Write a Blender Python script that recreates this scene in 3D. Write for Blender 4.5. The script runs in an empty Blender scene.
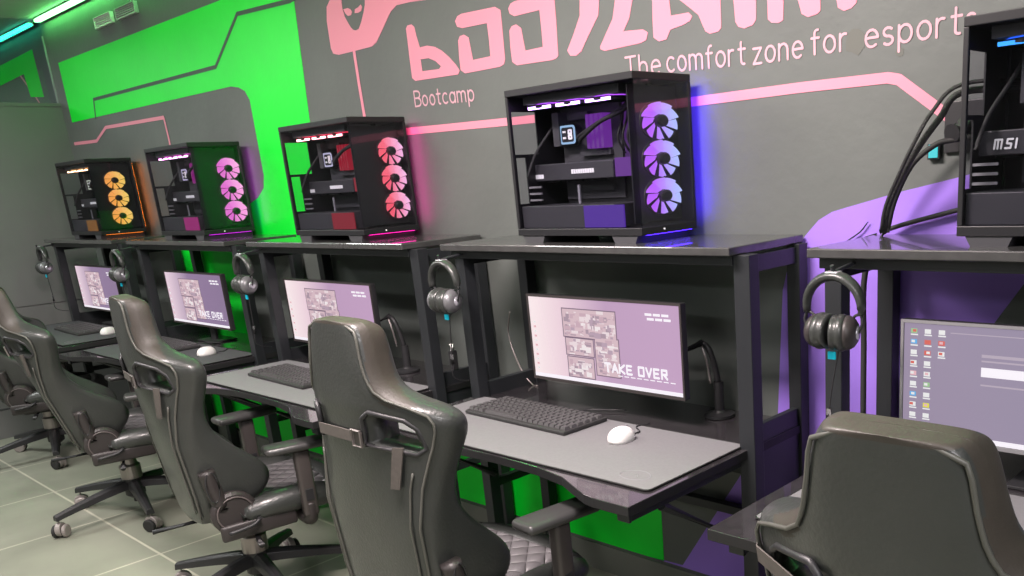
import bpy, bmesh, math, random
from mathutils import Vector, Matrix, noise
from mathutils.geometry import tessellate_polygon
random.seed(7)
PI = math.pi
D = bpy.data
C = bpy.context.scene.collection
sc = bpy.context.scene

# ------------------------------------------------------------------ camera
FPX, PPX, PPY = 867.1144, 658.1422, 423.354
CAM = Vector((2.5224, -2.1846, 1.5003))
R3 = ((0.76143854, 0.64543306, -0.06022891), (0.1379817, -0.25215894, -0.95779795), (-0.63338172, 0.72099379, -0.28106148))
RX, RY, RZ = (Vector(r) for r in R3)
cd = D.cameras.new('camera')
cam = D.objects.new('camera', cd)
C.objects.link(cam)
cd.sensor_width = 36.0
cd.lens = FPX / 1024 * 36.0
cd.shift_x = (512 - PPX) / 1024
cd.shift_y = (PPY - 288) / 1024
cd.clip_start = 0.05
m = Matrix.Identity(4)
for i in range(3):
    m[i][0] = RX[i]; m[i][1] = -RY[i]; m[i][2] = -RZ[i]; m[i][3] = CAM[i]
cam.matrix_world = m
sc.camera = cam

def W(u, v, y=0.0):
    """photo measurement (survey) -> x, z on a plane parallel to the back wall"""
    d = RX * ((u - PPX) / FPX) + RY * ((v - PPY) / FPX) + RZ
    t = (y - CAM[1]) / d[1]
    p = CAM + d * t
    return (p[0], p[2])

# ------------------------------------------------------------------ materials
MATS = {}
def mat(name, col, rough=0.5, metal=0.0, emit=None, estr=0.0, coat=0.0, var=0.0, vscale=8.0, bump=0.0, bscale=60.0, alpha=1.0, trans=0.0, spec=0.5, ior=1.45):
    if name in MATS: return MATS[name]
    m = D.materials.new(name); m.use_nodes = True
    nt = m.node_tree; b = nt.nodes['Principled BSDF']
    b.inputs['Base Color'].default_value = (*col, 1)
    b.inputs['Roughness'].default_value = rough
    b.inputs['Metallic'].default_value = metal
    b.inputs['Coat Weight'].default_value = coat
    b.inputs['Specular IOR Level'].default_value = spec
    b.inputs['IOR'].default_value = ior
    b.inputs['Transmission Weight'].default_value = trans
    b.inputs['Alpha'].default_value = alpha
    if emit:
        b.inputs['Emission Color'].default_value = (*emit, 1)
        b.inputs['Emission Strength'].default_value = estr
    if var > 0:
        tc = nt.nodes.new('ShaderNodeTexCoord'); n = nt.nodes.new('ShaderNodeTexNoise')
        n.inputs['Scale'].default_value = vscale; n.inputs['Detail'].default_value = 5
        nt.links.new(tc.outputs['Object'], n.inputs['Vector'])
        r = nt.nodes.new('ShaderNodeValToRGB')
        r.color_ramp.elements[0].position = 0.3; r.color_ramp.elements[1].position = 0.7
        r.color_ramp.elements[0].color = (*[c * (1 - var) for c in col], 1)
        r.color_ramp.elements[1].color = (*[min(1, c * (1 + var)) for c in col], 1)
        nt.links.new(n.outputs['Fac'], r.inputs['Fac'])
        nt.links.new(r.outputs['Color'], b.inputs['Base Color'])
    if bump > 0:
        tc = nt.nodes.new('ShaderNodeTexCoord'); n = nt.nodes.new('ShaderNodeTexNoise')
        n.inputs['Scale'].default_value = bscale; n.inputs['Detail'].default_value = 4
        nt.links.new(tc.outputs['Object'], n.inputs['Vector'])
        bp = nt.nodes.new('ShaderNodeBump'); bp.inputs['Strength'].default_value = bump; bp.inputs['Distance'].default_value = 0.01
        nt.links.new(n.outputs['Fac'], bp.inputs['Height']); nt.links.new(bp.outputs['Normal'], b.inputs['Normal'])
    MATS[name] = m
    return m

WALLGREY = (0.118, 0.130, 0.122)
m_wall = mat('wall_grey', WALLGREY, 0.55, var=0.07, vscale=3.0, bump=0.15, bscale=25)
m_green = mat('green_paint', (0.0, 0.90, 0.035), 0.42, var=0.04, vscale=3, bump=0.1, bscale=25)
m_purple = mat('purple_paint', (0.33, 0.19, 0.74), 0.45, var=0.04, vscale=3, bump=0.1, bscale=25)
m_pink = mat('pink_paint', (0.76, 0.265, 0.35), 0.5)
m_pinkl = mat('pale_pink_paint', (0.62, 0.36, 0.42), 0.5)
m_partition = mat('partition_panel', (0.15, 0.15, 0.148), 0.5, var=0.06, vscale=3, bump=0.1, bscale=20)
m_ceil = mat('ceiling_paint', (0.55, 0.53, 0.54), 0.6, var=0.04)
m_black = mat('black_metal', (0.018, 0.020, 0.023), 0.42, bump=0.05, bscale=200)
m_desktop = mat('desktop_laminate', (0.028, 0.025, 0.028), 0.22, coat=1.0, var=0.2, vscale=30, spec=0.9)
m_edge = mat('black_edge_band', (0.010, 0.010, 0.011), 0.6)
m_shelf = mat('shelf_laminate', (0.050, 0.050, 0.050), 0.24, coat=0.6, var=0.15, vscale=30)
m_pad = mat('desk_pad_fabric', (0.150, 0.150, 0.155), 0.85, var=0.05, vscale=120)
m_padedge = mat('desk_pad_edge', (0.01, 0.01, 0.01), 0.7)
m_leather = mat('black_leather', (0.034, 0.037, 0.035), 0.36, coat=0.15, var=0.08, vscale=14, bump=0.12, bscale=130, spec=0.6)
m_leather2 = mat('leather_stitched_band', (0.040, 0.034, 0.028), 0.5, var=0.1, vscale=30, bump=0.08, bscale=200)
m_trim = mat('leather_piping', (0.085, 0.085, 0.075), 0.4)
m_plastic = mat('black_plastic', (0.022, 0.022, 0.024), 0.42, bump=0.05, bscale=300)
m_plastic2 = mat('dark_brown_plastic', (0.035, 0.030, 0.030), 0.42, bump=0.1, bscale=250)
m_steel = mat('grey_steel', (0.30, 0.27, 0.26), 0.32, metal=0.8)
m_chrome = mat('chrome', (0.75, 0.75, 0.75), 0.18, metal=1.0)
m_rubber = mat('rubber', (0.02, 0.02, 0.02), 0.7)
m_caster = mat('caster_cover', (0.30, 0.27, 0.26), 0.4, metal=0.3)
m_strap = mat('strap_webbing', (0.085, 0.075, 0.068), 0.7, var=0.1, vscale=80)
m_white = mat('white_plastic', (0.75, 0.74, 0.72), 0.5)
m_key = mat('keycap_plastic', (0.060, 0.058, 0.060), 0.45)
m_keyhi = mat('keyboard_case', (0.03, 0.03, 0.03), 0.5)
m_cyan = mat('cyan_tag', (0.0, 0.45, 0.62), 0.5, emit=(0.0, 0.5, 0.65), estr=0.25)
m_silver = mat('silver_plastic', (0.55, 0.55, 0.60), 0.25, metal=0.6)
m_pcb = mat('dark_circuit_board', (0.012, 0.013, 0.016), 0.6)
m_gpu = mat('graphics_card_shroud', (0.05, 0.05, 0.055), 0.45)
m_grey = mat('grey_fittings', (0.20, 0.20, 0.21), 0.5)
m_braid = mat('braided_cable', (0.03, 0.03, 0.03), 0.6, bump=0.6, bscale=300)
m_text = mat('printed_white', (0.9, 0.9, 0.9), 0.5, emit=(1, 1, 1), estr=0.25)

def glass(name, tint, op):
    m = D.materials.new(name); m.use_nodes = True
    nt = m.node_tree; nt.nodes.clear()
    out = nt.nodes.new('ShaderNodeOutputMaterial')
    tr = nt.nodes.new('ShaderNodeBsdfTransparent'); tr.inputs['Color'].default_value = (*tint, 1)
    gl = nt.nodes.new('ShaderNodeBsdfGlossy'); gl.inputs['Roughness'].default_value = 0.04
    gl.inputs['Color'].default_value = (0.9, 0.9, 0.95, 1)
    fr = nt.nodes.new('ShaderNodeFresnel'); fr.inputs['IOR'].default_value = 1.45
    mu = nt.nodes.new('ShaderNodeMath'); mu.operation = 'MULTIPLY'; mu.inputs[1].default_value = op
    mx = nt.nodes.new('ShaderNodeMixShader')
    ge = nt.nodes.new('ShaderNodeNewGeometry'); iv = nt.nodes.new('ShaderNodeMath'); iv.operation = 'SUBTRACT'; iv.inputs[0].default_value = 1.0
    m2 = nt.nodes.new('ShaderNodeMath'); m2.operation = 'MULTIPLY'; m2.use_clamp = True
    nt.links.new(ge.outputs['Backfacing'], iv.inputs[1]); nt.links.new(fr.outputs['Fac'], mu.inputs[0])
    nt.links.new(mu.outputs[0], m2.inputs[0]); nt.links.new(iv.outputs[0], m2.inputs[1]); nt.links.new(m2.outputs[0], mx.inputs['Fac'])
    nt.links.new(tr.outputs[0], mx.inputs[1]); nt.links.new(gl.outputs[0], mx.inputs[2])
    nt.links.new(mx.outputs[0], out.inputs['Surface'])
    return m
m_glass = glass('tinted_glass', (0.80, 0.80, 0.83), 0.35)
m_glass2 = glass('end_glass', (0.80, 0.80, 0.83), 1.3)
m_case = mat('case_black', (0.010, 0.010, 0.012), 0.45)
m_pane = glass('clear_glass', (0.86, 0.90, 0.90), 1.0)

def emis(name, col, s):
    return mat(name, (0.02, 0.02, 0.02), 0.4, emit=col, estr=s)

def floor_mat():
    m = D.materials.new('floor_tiles'); m.use_nodes = True
    nt = m.node_tree; b = nt.nodes['Principled BSDF']
    tc = nt.nodes.new('ShaderNodeTexCoord'); mp = nt.nodes.new('ShaderNodeMapping')
    mp.inputs['Location'].default_value = (1.51 + 7.3, 0.985 + 6.2, 0)
    nt.links.new(tc.outputs['Object'], mp.inputs['Vector'])
    br = nt.nodes.new('ShaderNodeTexBrick'); br.offset = 0.0; br.squash = 1.0
    br.inputs['Brick Width'].default_value = 0.73; br.inputs['Row Height'].default_value = 0.62
    br.inputs['Mortar Size'].default_value = 0.006; br.inputs['Mortar Smooth'].default_value = 0.2; br.inputs['Scale'].default_value = 1.0
    br.inputs['Color1'].default_value = (0.245, 0.255, 0.205, 1); br.inputs['Color2'].default_value = (0.27, 0.28, 0.225, 1)
    br.inputs['Mortar'].default_value = (0.48, 0.47, 0.38, 1)
    nt.links.new(mp.outputs[0], br.inputs['Vector'])
    n = nt.nodes.new('ShaderNodeTexNoise'); n.inputs['Scale'].default_value = 2.2; n.inputs['Detail'].default_value = 8
    nt.links.new(tc.outputs['Object'], n.inputs['Vector'])
    r = nt.nodes.new('ShaderNodeValToRGB'); r.color_ramp.elements[0].position = 0.3; r.color_ramp.elements[1].position = 0.7
    r.color_ramp.elements[0].color = (0.78, 0.78, 0.78, 1); r.color_ramp.elements[1].color = (1.12, 1.12, 1.12, 1)
    nt.links.new(n.outputs['Fac'], r.inputs['Fac'])
    mx = nt.nodes.new('ShaderNodeMix'); mx.data_type = 'RGBA'; mx.blend_type = 'MULTIPLY'; mx.inputs['Factor'].default_value = 1
    nt.links.new(br.outputs['Color'], mx.inputs[6]); nt.links.new(r.outputs['Color'], mx.inputs[7])
    nt.links.new(mx.outputs[2], b.inputs['Base Color'])
    b.inputs['Roughness'].default_value = 0.32
    return m
m_floor = floor_mat()

def quilt_mat():
    m = D.materials.new('quilted_leather'); m.use_nodes = True
    nt = m.node_tree; b = nt.nodes['Principled BSDF']
    b.inputs['Base Color'].default_value = (0.13, 0.125, 0.13, 1); b.inputs['Roughness'].default_value = 0.45
    tc = nt.nodes.new('ShaderNodeTexCoord')
    outs = []
    for a in (45, -45):
        mp = nt.nodes.new('ShaderNodeMapping'); mp.inputs['Rotation'].default_value = (0, 0, math.radians(a))
        nt.links.new(tc.outputs['Object'], mp.inputs['Vector'])
        w = nt.nodes.new('ShaderNodeTexWave'); w.wave_type = 'BANDS'; w.bands_direction = 'X'; w.wave_profile = 'SIN'
        w.inputs['Scale'].default_value = 6.0
        nt.links.new(mp.outputs[0], w.inputs['Vector'])
        p = nt.nodes.new('ShaderNodeMath'); p.operation = 'POWER'; p.inputs[1].default_value = 0.25
        nt.links.new(w.outputs['Fac'], p.inputs[0]); outs.append(p)
    mi = nt.nodes.new('ShaderNodeMath'); mi.operation = 'MULTIPLY'
    nt.links.new(outs[0].outputs[0], mi.inputs[0]); nt.links.new(outs[1].outputs[0], mi.inputs[1])
    bp = nt.nodes.new('ShaderNodeBump'); bp.inputs['Strength'].default_value = 0.9; bp.inputs['Distance'].default_value = 0.012
    nt.links.new(mi.outputs[0], bp.inputs['Height']); nt.links.new(bp.outputs['Normal'], b.inputs['Normal'])
    return m
m_quilt = quilt_mat()

# ------------------------------------------------------------------ object helpers
def tag(o, label=None, cat=None, group=None, kind=None):
    if label: o['label'] = label
    if cat: o['category'] = cat
    if group: o['group'] = group
    if kind: o['kind'] = kind
    return o
def thing(name, label, cat, loc=(0, 0, 0), rz=0.0, group=None, kind=None):
    o = D.objects.new(name, None); C.objects.link(o); o.empty_display_size = 0.05
    o.location = loc; o.rotation_euler = (0, 0, rz)
    return tag(o, label, cat, group, kind)
def obj(name, bm, m, parent=None, smooth=False, bevel=0.0, loc=None, rot=None, sub=0):
    me = D.meshes.new(name); bm.normal_update(); bm.to_mesh(me); bm.free()
    o = D.objects.new(name, me); C.objects.link(o)
    for mm in (m if isinstance(m, (list, tuple)) else [m]): me.materials.append(mm)
    if smooth:
        for p in me.polygons: p.use_smooth = True
    if bevel > 0:
        b = o.modifiers.new('bevel', 'BEVEL'); b.width = bevel; b.segments = 2; b.limit_method = 'ANGLE'; b.angle_limit = math.radians(40)
    if sub:
        s = o.modifiers.new('subd', 'SUBSURF'); s.levels = sub; s.render_levels = sub
    if parent: o.parent = parent
    if loc: o.location = loc
    if rot: o.rotation_euler = rot
    return o
def struct(name, bm, m, parent=None, **k):
    o = obj(name, bm, m, parent, **k)
    o['kind'] = 'structure'
    return o
def BM(): return bmesh.new()
def box(bm, x0, x1, y0, y1, z0, z1, M=None, mi=0):
    v = [bm.verts.new(Vector(p) if M is None else M @ Vector(p)) for p in
         ((x0, y0, z0), (x1, y0, z0), (x1, y1, z0), (x0, y1, z0), (x0, y0, z1), (x1, y0, z1), (x1, y1, z1), (x0, y1, z1))]
    for f in ((0, 3, 2, 1), (4, 5, 6, 7), (0, 1, 5, 4), (1, 2, 6, 5), (2, 3, 7, 6), (3, 0, 4, 7)):
        fc = bm.faces.new([v[i] for i in f]); fc.material_index = mi
    return v
def frame_mat(d):
    d = d.normalized(); up = Vector((0, 0, 1)) if abs(d.z) < 0.95 else Vector((0, 1, 0))
    a = d.cross(up).normalized(); b = a.cross(d).normalized()
    return a, b
def tube(bm, pts, r, n=10, caps=True, mi=0, closed=False):
    pts = [Vector(p) for p in pts]; rr = r if isinstance(r, (list, tuple)) else [r] * len(pts)
    rings = []; a = None
    N = len(pts)
    for i, p in enumerate(pts):
        if closed: d = pts[(i + 1) % N] - pts[i - 1]
        else: d = pts[min(i + 1, N - 1)] - pts[max(i - 1, 0)]
        if d.length < 1e-9: d = Vector((0, 0, 1))
        d.normalize()
        if a is None: a, b = frame_mat(d)
        else:
            a = (a - d * a.dot(d)); a = a.normalized() if a.length > 1e-6 else frame_mat(d)[0]
            b = d.cross(a).normalized()
        rings.append([bm.verts.new(p + (a * math.cos(2 * PI * k / n) + b * math.sin(2 * PI * k / n)) * rr[i]) for k in range(n)])
    for i in range(N if closed else N - 1):
        r0, r1 = rings[i], rings[(i + 1) % N]
        for k in range(n):
            f = bm.faces.new((r0[k], r0[(k + 1) % n], r1[(k + 1) % n], r1[k])); f.material_index = mi
    if caps and not closed:
        bm.faces.new(rings[0][::-1]).material_index = mi; bm.faces.new(rings[-1]).material_index = mi
def lathe(bm, prof, M=Matrix.Identity(4), n=24, mi=0):
    rings = []
    for r, z in prof:
        rings.append([bm.verts.new(M @ Vector((max(r, 1e-5) * math.cos(2 * PI * k / n), max(r, 1e-5) * math.sin(2 * PI * k / n), z))) for k in range(n)])
    for i in range(len(rings) - 1):
        for k in range(n):
            f = bm.faces.new((rings[i][k], rings[i][(k + 1) % n], rings[i + 1][(k + 1) % n], rings[i + 1][k])); f.material_index = mi
    if prof[0][0] > 1e-4: bm.faces.new(rings[0][::-1]).material_index = mi
    if prof[-1][0] > 1e-4: bm.faces.new(rings[-1]).material_index = mi
def orient(p, d):
    """matrix whose z axis is d, at p"""
    d = Vector(d).normalized(); return Matrix.Translation(Vector(p)) @ d.to_track_quat('Z', 'Y').to_matrix().to_4x4()
def poly_slab(bm, loops, y0, t=0.0015, mi=0):
    """filled outline (x,z loops; first outer, rest holes) standing parallel to the wall, thickness t toward the room"""
    loops = [[Vector((x, z, 0)) for x, z in l] for l in loops]
    tris = tessellate_polygon(loops)
    flat = [p for l in loops for p in l]
    vf = [bm.verts.new((p.x, y0 - t, p.y)) for p in flat]; vb = [bm.verts.new((p.x, y0, p.y)) for p in flat]
    for t3 in tris:
        try:
            bm.faces.new([vf[i] for i in t3]).material_index = mi
        except ValueError: pass
    s = 0
    for l in loops:
        n = len(l)
        for i in range(n):
            a, b = s + i, s + (i + 1) % n
            try: bm.faces.new((vf[a], vf[b], vb[b], vb[a])).material_index = mi
            except ValueError: pass
        s += n
def fix(bm):
    bmesh.ops.recalc_face_normals(bm, faces=bm.faces); return bm
def ribbon_loop(pts, w):
    """outline of a stroke with round ends through x,z points"""
    P = [Vector((p[0], p[1])) for p in pts]; L, Rr = [], []
    n = len(P)
    for i, p in enumerate(P):
        d0 = (P[i] - P[i - 1]).normalized() if i > 0 else (P[1] - P[0]).normalized()
        d1 = (P[i + 1] - P[i]).normalized() if i < n - 1 else d0
        nn = Vector((-(d0 + d1).y, (d0 + d1).x))
        nn = nn.normalized() if nn.length > 1e-6 else Vector((-d0.y, d0.x))
        k = 1 / max(0.5, nn.dot(Vector((-d0.y, d0.x))))
        L.append(p + nn * w / 2 * k); Rr.append(p - nn * w / 2 * k)
    return [(v.x, v.y) for v in L] + [(v.x, v.y) for v in reversed(Rr)]
RC = [0]
def ribbon(bm, pts, w, y0, t=0.0015, mi=0):
    """paint stroke: short overlapping strips and round joints, each a hair thicker than the last so none coincide"""
    def nxt():
        RC[0] = (RC[0] + 1) % 61; return t + 0.00002 * RC[0]
    for i in range(len(pts) - 1):
        a, b = Vector(pts[i]), Vector(pts[i + 1])
        if (b - a).length < 1e-6: continue
        d = (b - a).normalized(); q = Vector((-d.y, d.x)) * w / 2; y = y0 - nxt()
        vs = [bm.verts.new((p.x, y, p.y)) for p in (a - q, b - q, b + q, a + q)]
        f = bm.faces.new(vs); f.material_index = mi
    for j, p in enumerate(pts):
        y = y0 - nxt()
        f = bm.faces.new([bm.verts.new((p[0] + w / 2 * math.cos(2 * PI * k / 12), y, p[1] + w / 2 * math.sin(2 * PI * k / 12))) for k in range(12)]); f.material_index = mi
def copy_tree(o, parent=None):
    c = o.copy(); C.objects.link(c); c.parent = parent
    for ch in o.children: copy_tree(ch, c)
    return c
def arc(cx, cz, r, a0, a1, n=8, rz=None):
    rz = rz or r
    return [(cx + r * math.cos(math.radians(a0 + (a1 - a0) * i / n)), cz + rz * math.sin(math.radians(a0 + (a1 - a0) * i / n))) for i in range(n + 1)]
def smoothp(pts, n=6):
    """catmull-rom through 3-D points"""
    P = [Vector(p) for p in pts]; P = [P[0] * 2 - P[1]] + P + [P[-1] * 2 - P[-2]]; out = []
    for i in range(1, len(P) - 2):
        for k in range(n):
            t = k / n; a, b, c, d = P[i - 1:i + 3]
            out.append(0.5 * ((2 * b) + (c - a) * t + (2 * a - 5 * b + 4 * c - d) * t * t + (3 * b - a - 3 * c + d) * t ** 3))
    out.append(P[-2]); return out
def rrect(x0, x1, z0, z1, r, n=4):
    o = []
    for cx, cz, a in ((x1 - r, z1 - r, 0), (x0 + r, z1 - r, 90), (x0 + r, z0 + r, 180), (x1 - r, z0 + r, 270)):
        o += arc(cx, cz, r, a, a + 90, n)
    return o
def prism(bm, loop, z0, z1, mi=0, side=0):
    """closed plan outline (x,y) extruded in z"""
    tris = tessellate_polygon([[Vector((x, y, 0)) for x, y in loop]])
    a = [bm.verts.new((x, y, z0)) for x, y in loop]; b = [bm.verts.new((x, y, z1)) for x, y in loop]
    for t in tris:
        bm.faces.new([b[i] for i in t]).material_index = mi; bm.faces.new([a[i] for i in t][::-1]).material_index = mi
    n = len(loop)
    for i in range(n): bm.faces.new((a[i], a[(i + 1) % n], b[(i + 1) % n], b[i])).material_index = side

# ------------------------------------------------------------------ room shell
XL, XR, YF, CZ = -8.0, 6.0, -6.0, 2.70
PX = -4.66                      # glazed partition across the left end
b = BM(); box(b, XL, XR, YF, 0.1, -0.1, 0.0); struct('floor', b, m_floor)
b = BM(); box(b, XL, XR, YF, 0.1, CZ, CZ + 0.1); struct('ceiling', b, m_ceil)
b = BM(); box(b, XL, XR, 0.0, 0.1, 0.0, CZ); wall = struct('wall_back', b, m_wall)
b = BM(); box(b, XR, XR + 0.1, YF, 0.1, 0.0, CZ); struct('wall_right', b, mat('side_wall', (0.30, 0.29, 0.29), 0.6, var=0.05))
b = BM(); box(b, XL - 0.1, XL, YF, 0.1, 0.0, CZ); struct('wall_left', b, m_wall)
b = BM(); box(b, XL, XR, YF - 0.1, YF, 0.0, CZ); struct('wall_front', b, mat('rear_wall', (0.34, 0.32, 0.33), 0.6, var=0.05))
b = BM(); box(b, PX + 0.04, XR, -0.012, -0.0005, 0.0, 0.11); struct('baseboard_back', b, mat('skirting', (0.16, 0.17, 0.15), 0.5))
# partition with solid lower panel, upper glass
b = BM(); box(b, PX - 0.04, PX + 0.03, -3.2, 0.0, 0.0, 0.855); box(b, PX - 0.04, PX + 0.03, -3.2, 0.0, 0.863, 2.155); box(b, PX - 0.035, PX + 0.022, -3.2, 0.0, 0.84, 0.88)
part = struct('wall_partition', b, m_partition)
b = BM(); box(b, PX - 0.045, PX + 0.035, -3.2, 0.0, 2.155, 2.175)
wn = struct('window_1', b, m_partition)
b = BM(); box(b, PX - 0.005, PX + 0.002, -3.2, -0.005, 2.176, CZ - 0.001); struct('pane', b, m_pane, wn)
b = BM(); box(b, PX - 0.006, PX + 0.004, -0.012, -0.0005, 2.0, CZ - 0.10); struct('trim_1', b, m_silver)

# ------------------------------------------------------------------ mural on the back wall
def P1(x, y): return W(x / 3.2, y / 3.2)
def P2(x, y): return W(260 + x / 3.2, y / 3.2)
def P3(x, y): return W(480 + x / 3.2, y / 3.2)
def P4(x, y): return W(704 + x / 3.2, y / 3.2)
def PH(x, y): return W(320 + x / 8.467, y / 8.47)
# green block
gx0 = W(58.4, 63)[0]; gtop = W(110, 43)[1]; gbr = W(310, 122)[0]; gbx = W(296, 20)[0]
gl = [(gx0, gtop), W(72.5, 122.5)]
gl += [W(231, 86.5), W(239, 87.5), W(245, 91), W(250, 100)]
inner = [W(264, 175), W(264, 188), W(258, 198), W(250, 204)]
xlo = W(246, 285)[0]
low = [(W(184, 266)[0], inner[-1][1]), (W(184, 266)[0], 0.12), (0.59, 0.118), (0.595, 0.57), (xlo, 0.57), (xlo, 1.27)]
xr = W(310, 122)[0]
gl += inner + low + [(xr - 0.01, 1.27), (xr, 1.6), W(310, 122), W(294, 0), (W(292, -20)[0], gtop)]
b = BM(); poly_slab(b, [gl], 0.0, 0.0015); obj('green_paint', fix(b), m_green, wall)
# dark circuit line across it
b = BM()
ribbon(b, [W(96, 118), W(94, 99.5), W(216, 67), W(237.5, 14), W(290, 1), W(302, -6)], 0.019, -0.0015, 0.001)
obj('grey_circuit_line', fix(b), mat('dark_grey_paint', (0.045, 0.075, 0.055), 0.5), wall)
# far green piece beyond the partition
b = BM(); poly_slab(b, [[W(-30, 84), W(0, 66), W(32, 49.5), W(44, 97), W(31, 97), W(24, 74), W(0, 86), W(-30, 100)]], 0.0, 0.0015)
obj('green_paint', fix(b), m_green, wall)
b = BM(); ribbon(b, [W(20, 75), W(36, 97), W(44, 110)], 0.02, 0.0, 0.001); obj('pink_line', fix(b), m_pink, wall)
# purple block
pu = [W(788, 268), W(797, 248), W(806, 235), W(819, 220), W(832, 212), W(845, 208), W(900, 192), W(960, 177), W(1090, 142), W(1110, 190), W(1024, 284), W(993, 325), W(960, 370)]
pxr = pu[-1][0]
pu += [(pxr + 0.05, 0.118), (0.50, 0.118), W(683, 565), W(722, 504), W(778, 418), W(783, 290)]
b = BM(); poly_slab(b, [pu], 0.0, 0.0015); obj('purple_paint', fix(b), m_purple, wall)
# pink stripes
b = BM(); ribbon(b, [W(353.5, 46), W(359, 82), W(364.7, 116), W(372, 155)], 0.020, 0.0, 0.0012); obj('pink_line', fix(b), m_pink, wall)
b = BM(); ribbon(b, [W(366, 139), W(410, 131.2), W(502, 122.3), W(620, 110), W(699, 101), W(800, 87.6), W(888, 77.8), W(899, 79.5), W(940, 110), W(975, 136), W(1010, 160)], 0.027, 0.0, 0.0012)
obj('pink_stripe', fix(b), m_pink, wall)
b = BM(); ribbon(b, [W(75, 143.8), W(97, 141), W(106, 127.5), W(164, 117.5), W(169, 138), W(174, 162)], 0.020, 0.0, 0.0012); obj('pink_line', fix(b), m_pink, wall)
# emblem
b = BM()
outer = [PH(85, 0), PH(58, 60), PH(60, 180), PH(78, 300), PH(95, 410), PH(115, 455), PH(160, 465), PH(300, 430), PH(440, 395), PH(480, 360), PH(540, 230), PH(600, 100), PH(650, 45), PH(760, 18), PH(900, 0),
         PH(880, -120), PH(640, -210), PH(420, -260), PH(240, -200), PH(120, -100)]
hole = [PH(182, 0), PH(190, 70), PH(210, 140), PH(240, 195), PH(262, 232), PH(282, 252), PH(305, 258), PH(330, 245), PH(350, 190), PH(370, 110), PH(382, 40), PH(382, -20), PH(340, -80), PH(260, -90), PH(200, -50)]
poly_slab(b, [outer, hole], 0.0, 0.0015)
poly_slab(b, [[PH(200, 80), PH(235, 68), PH(258, 78), PH(273, 100), PH(265, 128), PH(238, 136), PH(218, 115)]], 0.0, 0.0015)
poly_slab(b, [[PH(295, 112), PH(298, 78), PH(325, 62), PH(345, 38), PH(358, 60), PH(350, 92), PH(325, 108)]], 0.0, 0.0015)
obj('pink_emblem', fix(b), m_pink, wall)
# big rounded lettering
def letter(loops):
    b = BM(); poly_slab(b, loops, 0.0, 0.0015); obj('big_pink_letter', fix(b), m_pink, wall)
letter([[P2(*p) for p in ((468, 92), (472, 82), (485, 78), (494, 86), (500, 112), (512, 152), (535, 146), (560, 150), (582, 162), (605, 182), (628, 208), (640, 226), (635, 238), (498, 259), (488, 250), (480, 190), (473, 130))],
        [P2(*p) for p in ((514, 190), (540, 186), (562, 195), (580, 212), (574, 221), (520, 228))]])
letter([[P2(*p) for p in ((625, 68), (632, 52), (645, 44), (752, 22), (770, 32), (775, 80), (785, 190), (782, 205), (768, 214), (657, 235), (643, 224), (638, 180), (635, 130), (640, 116), (653, 111), (668, 120), (674, 150), (682, 192), (738, 180), (734, 130), (727, 74), (648, 90), (632, 86))]])
letter([[P2(*p) for p in ((795, 28), (802, 12), (815, 4), (925, -22), (942, -12), (948, 60), (955, 178), (950, 186), (938, 192), (823, 209), (808, 198), (802, 150), (799, 98), (806, 84), (820, 78), (836, 90), (842, 120), (850, 162), (906, 150), (902, 100), (895, 32), (815, 52), (800, 44))]])
letter([[P3(*p) for p in ((280, 162), (300, 110), (320, 50), (320, 0), (316, -60), (240, -30), (230, -70), (360, -105), (384, -90), (382, -10), (379, 50), (350, 110), (325, 165), (308, 179), (290, 178))]])
letter([[P3(*p) for p in ((385, 150), (405, 105), (425, 60), (433, 0), (440, -110), (500, -125), (492, -20), (478, 60), (460, 100), (522, 94), (538, 104), (533, 128), (515, 138), (400, 163), (387, 158))]])
letter([[P3(*p) for p in ((552, 0), (553, 60), (556, 120), (574, 133), (598, 126), (610, 95), (650, 80), (672, 68), (680, 52), (668, 40), (612, 50), (606, 0), (606, -100), (550, -90))]])
letter([[P3(*p) for p in ((640, 0), (672, 25), (700, 48), (712, 78), (722, 100), (736, 108), (764, 101), (773, 88), (770, 0), (764, -120), (640, -96))]])
letter([[P3(*p) for p in ((812, 0), (818, 70), (828, 86), (846, 91), (874, 80), (884, 62), (884, 0), (884, -40), (918, -46), (920, 0), (922, 62), (934, 73), (956, 74), (971, 64), (972, 0), (970, -40), (1010, -46), (1018, 0), (1030, 44), (1050, 55), (1080, 45), (1090, 34), (1090, 0), (1086, -60), (1130, -70), (1142, 0), (1146, 25), (1166, 35), (1190, 26), (1206, 8), (1206, -120), (1120, -150), (900, -130), (812, -110))]])
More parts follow.
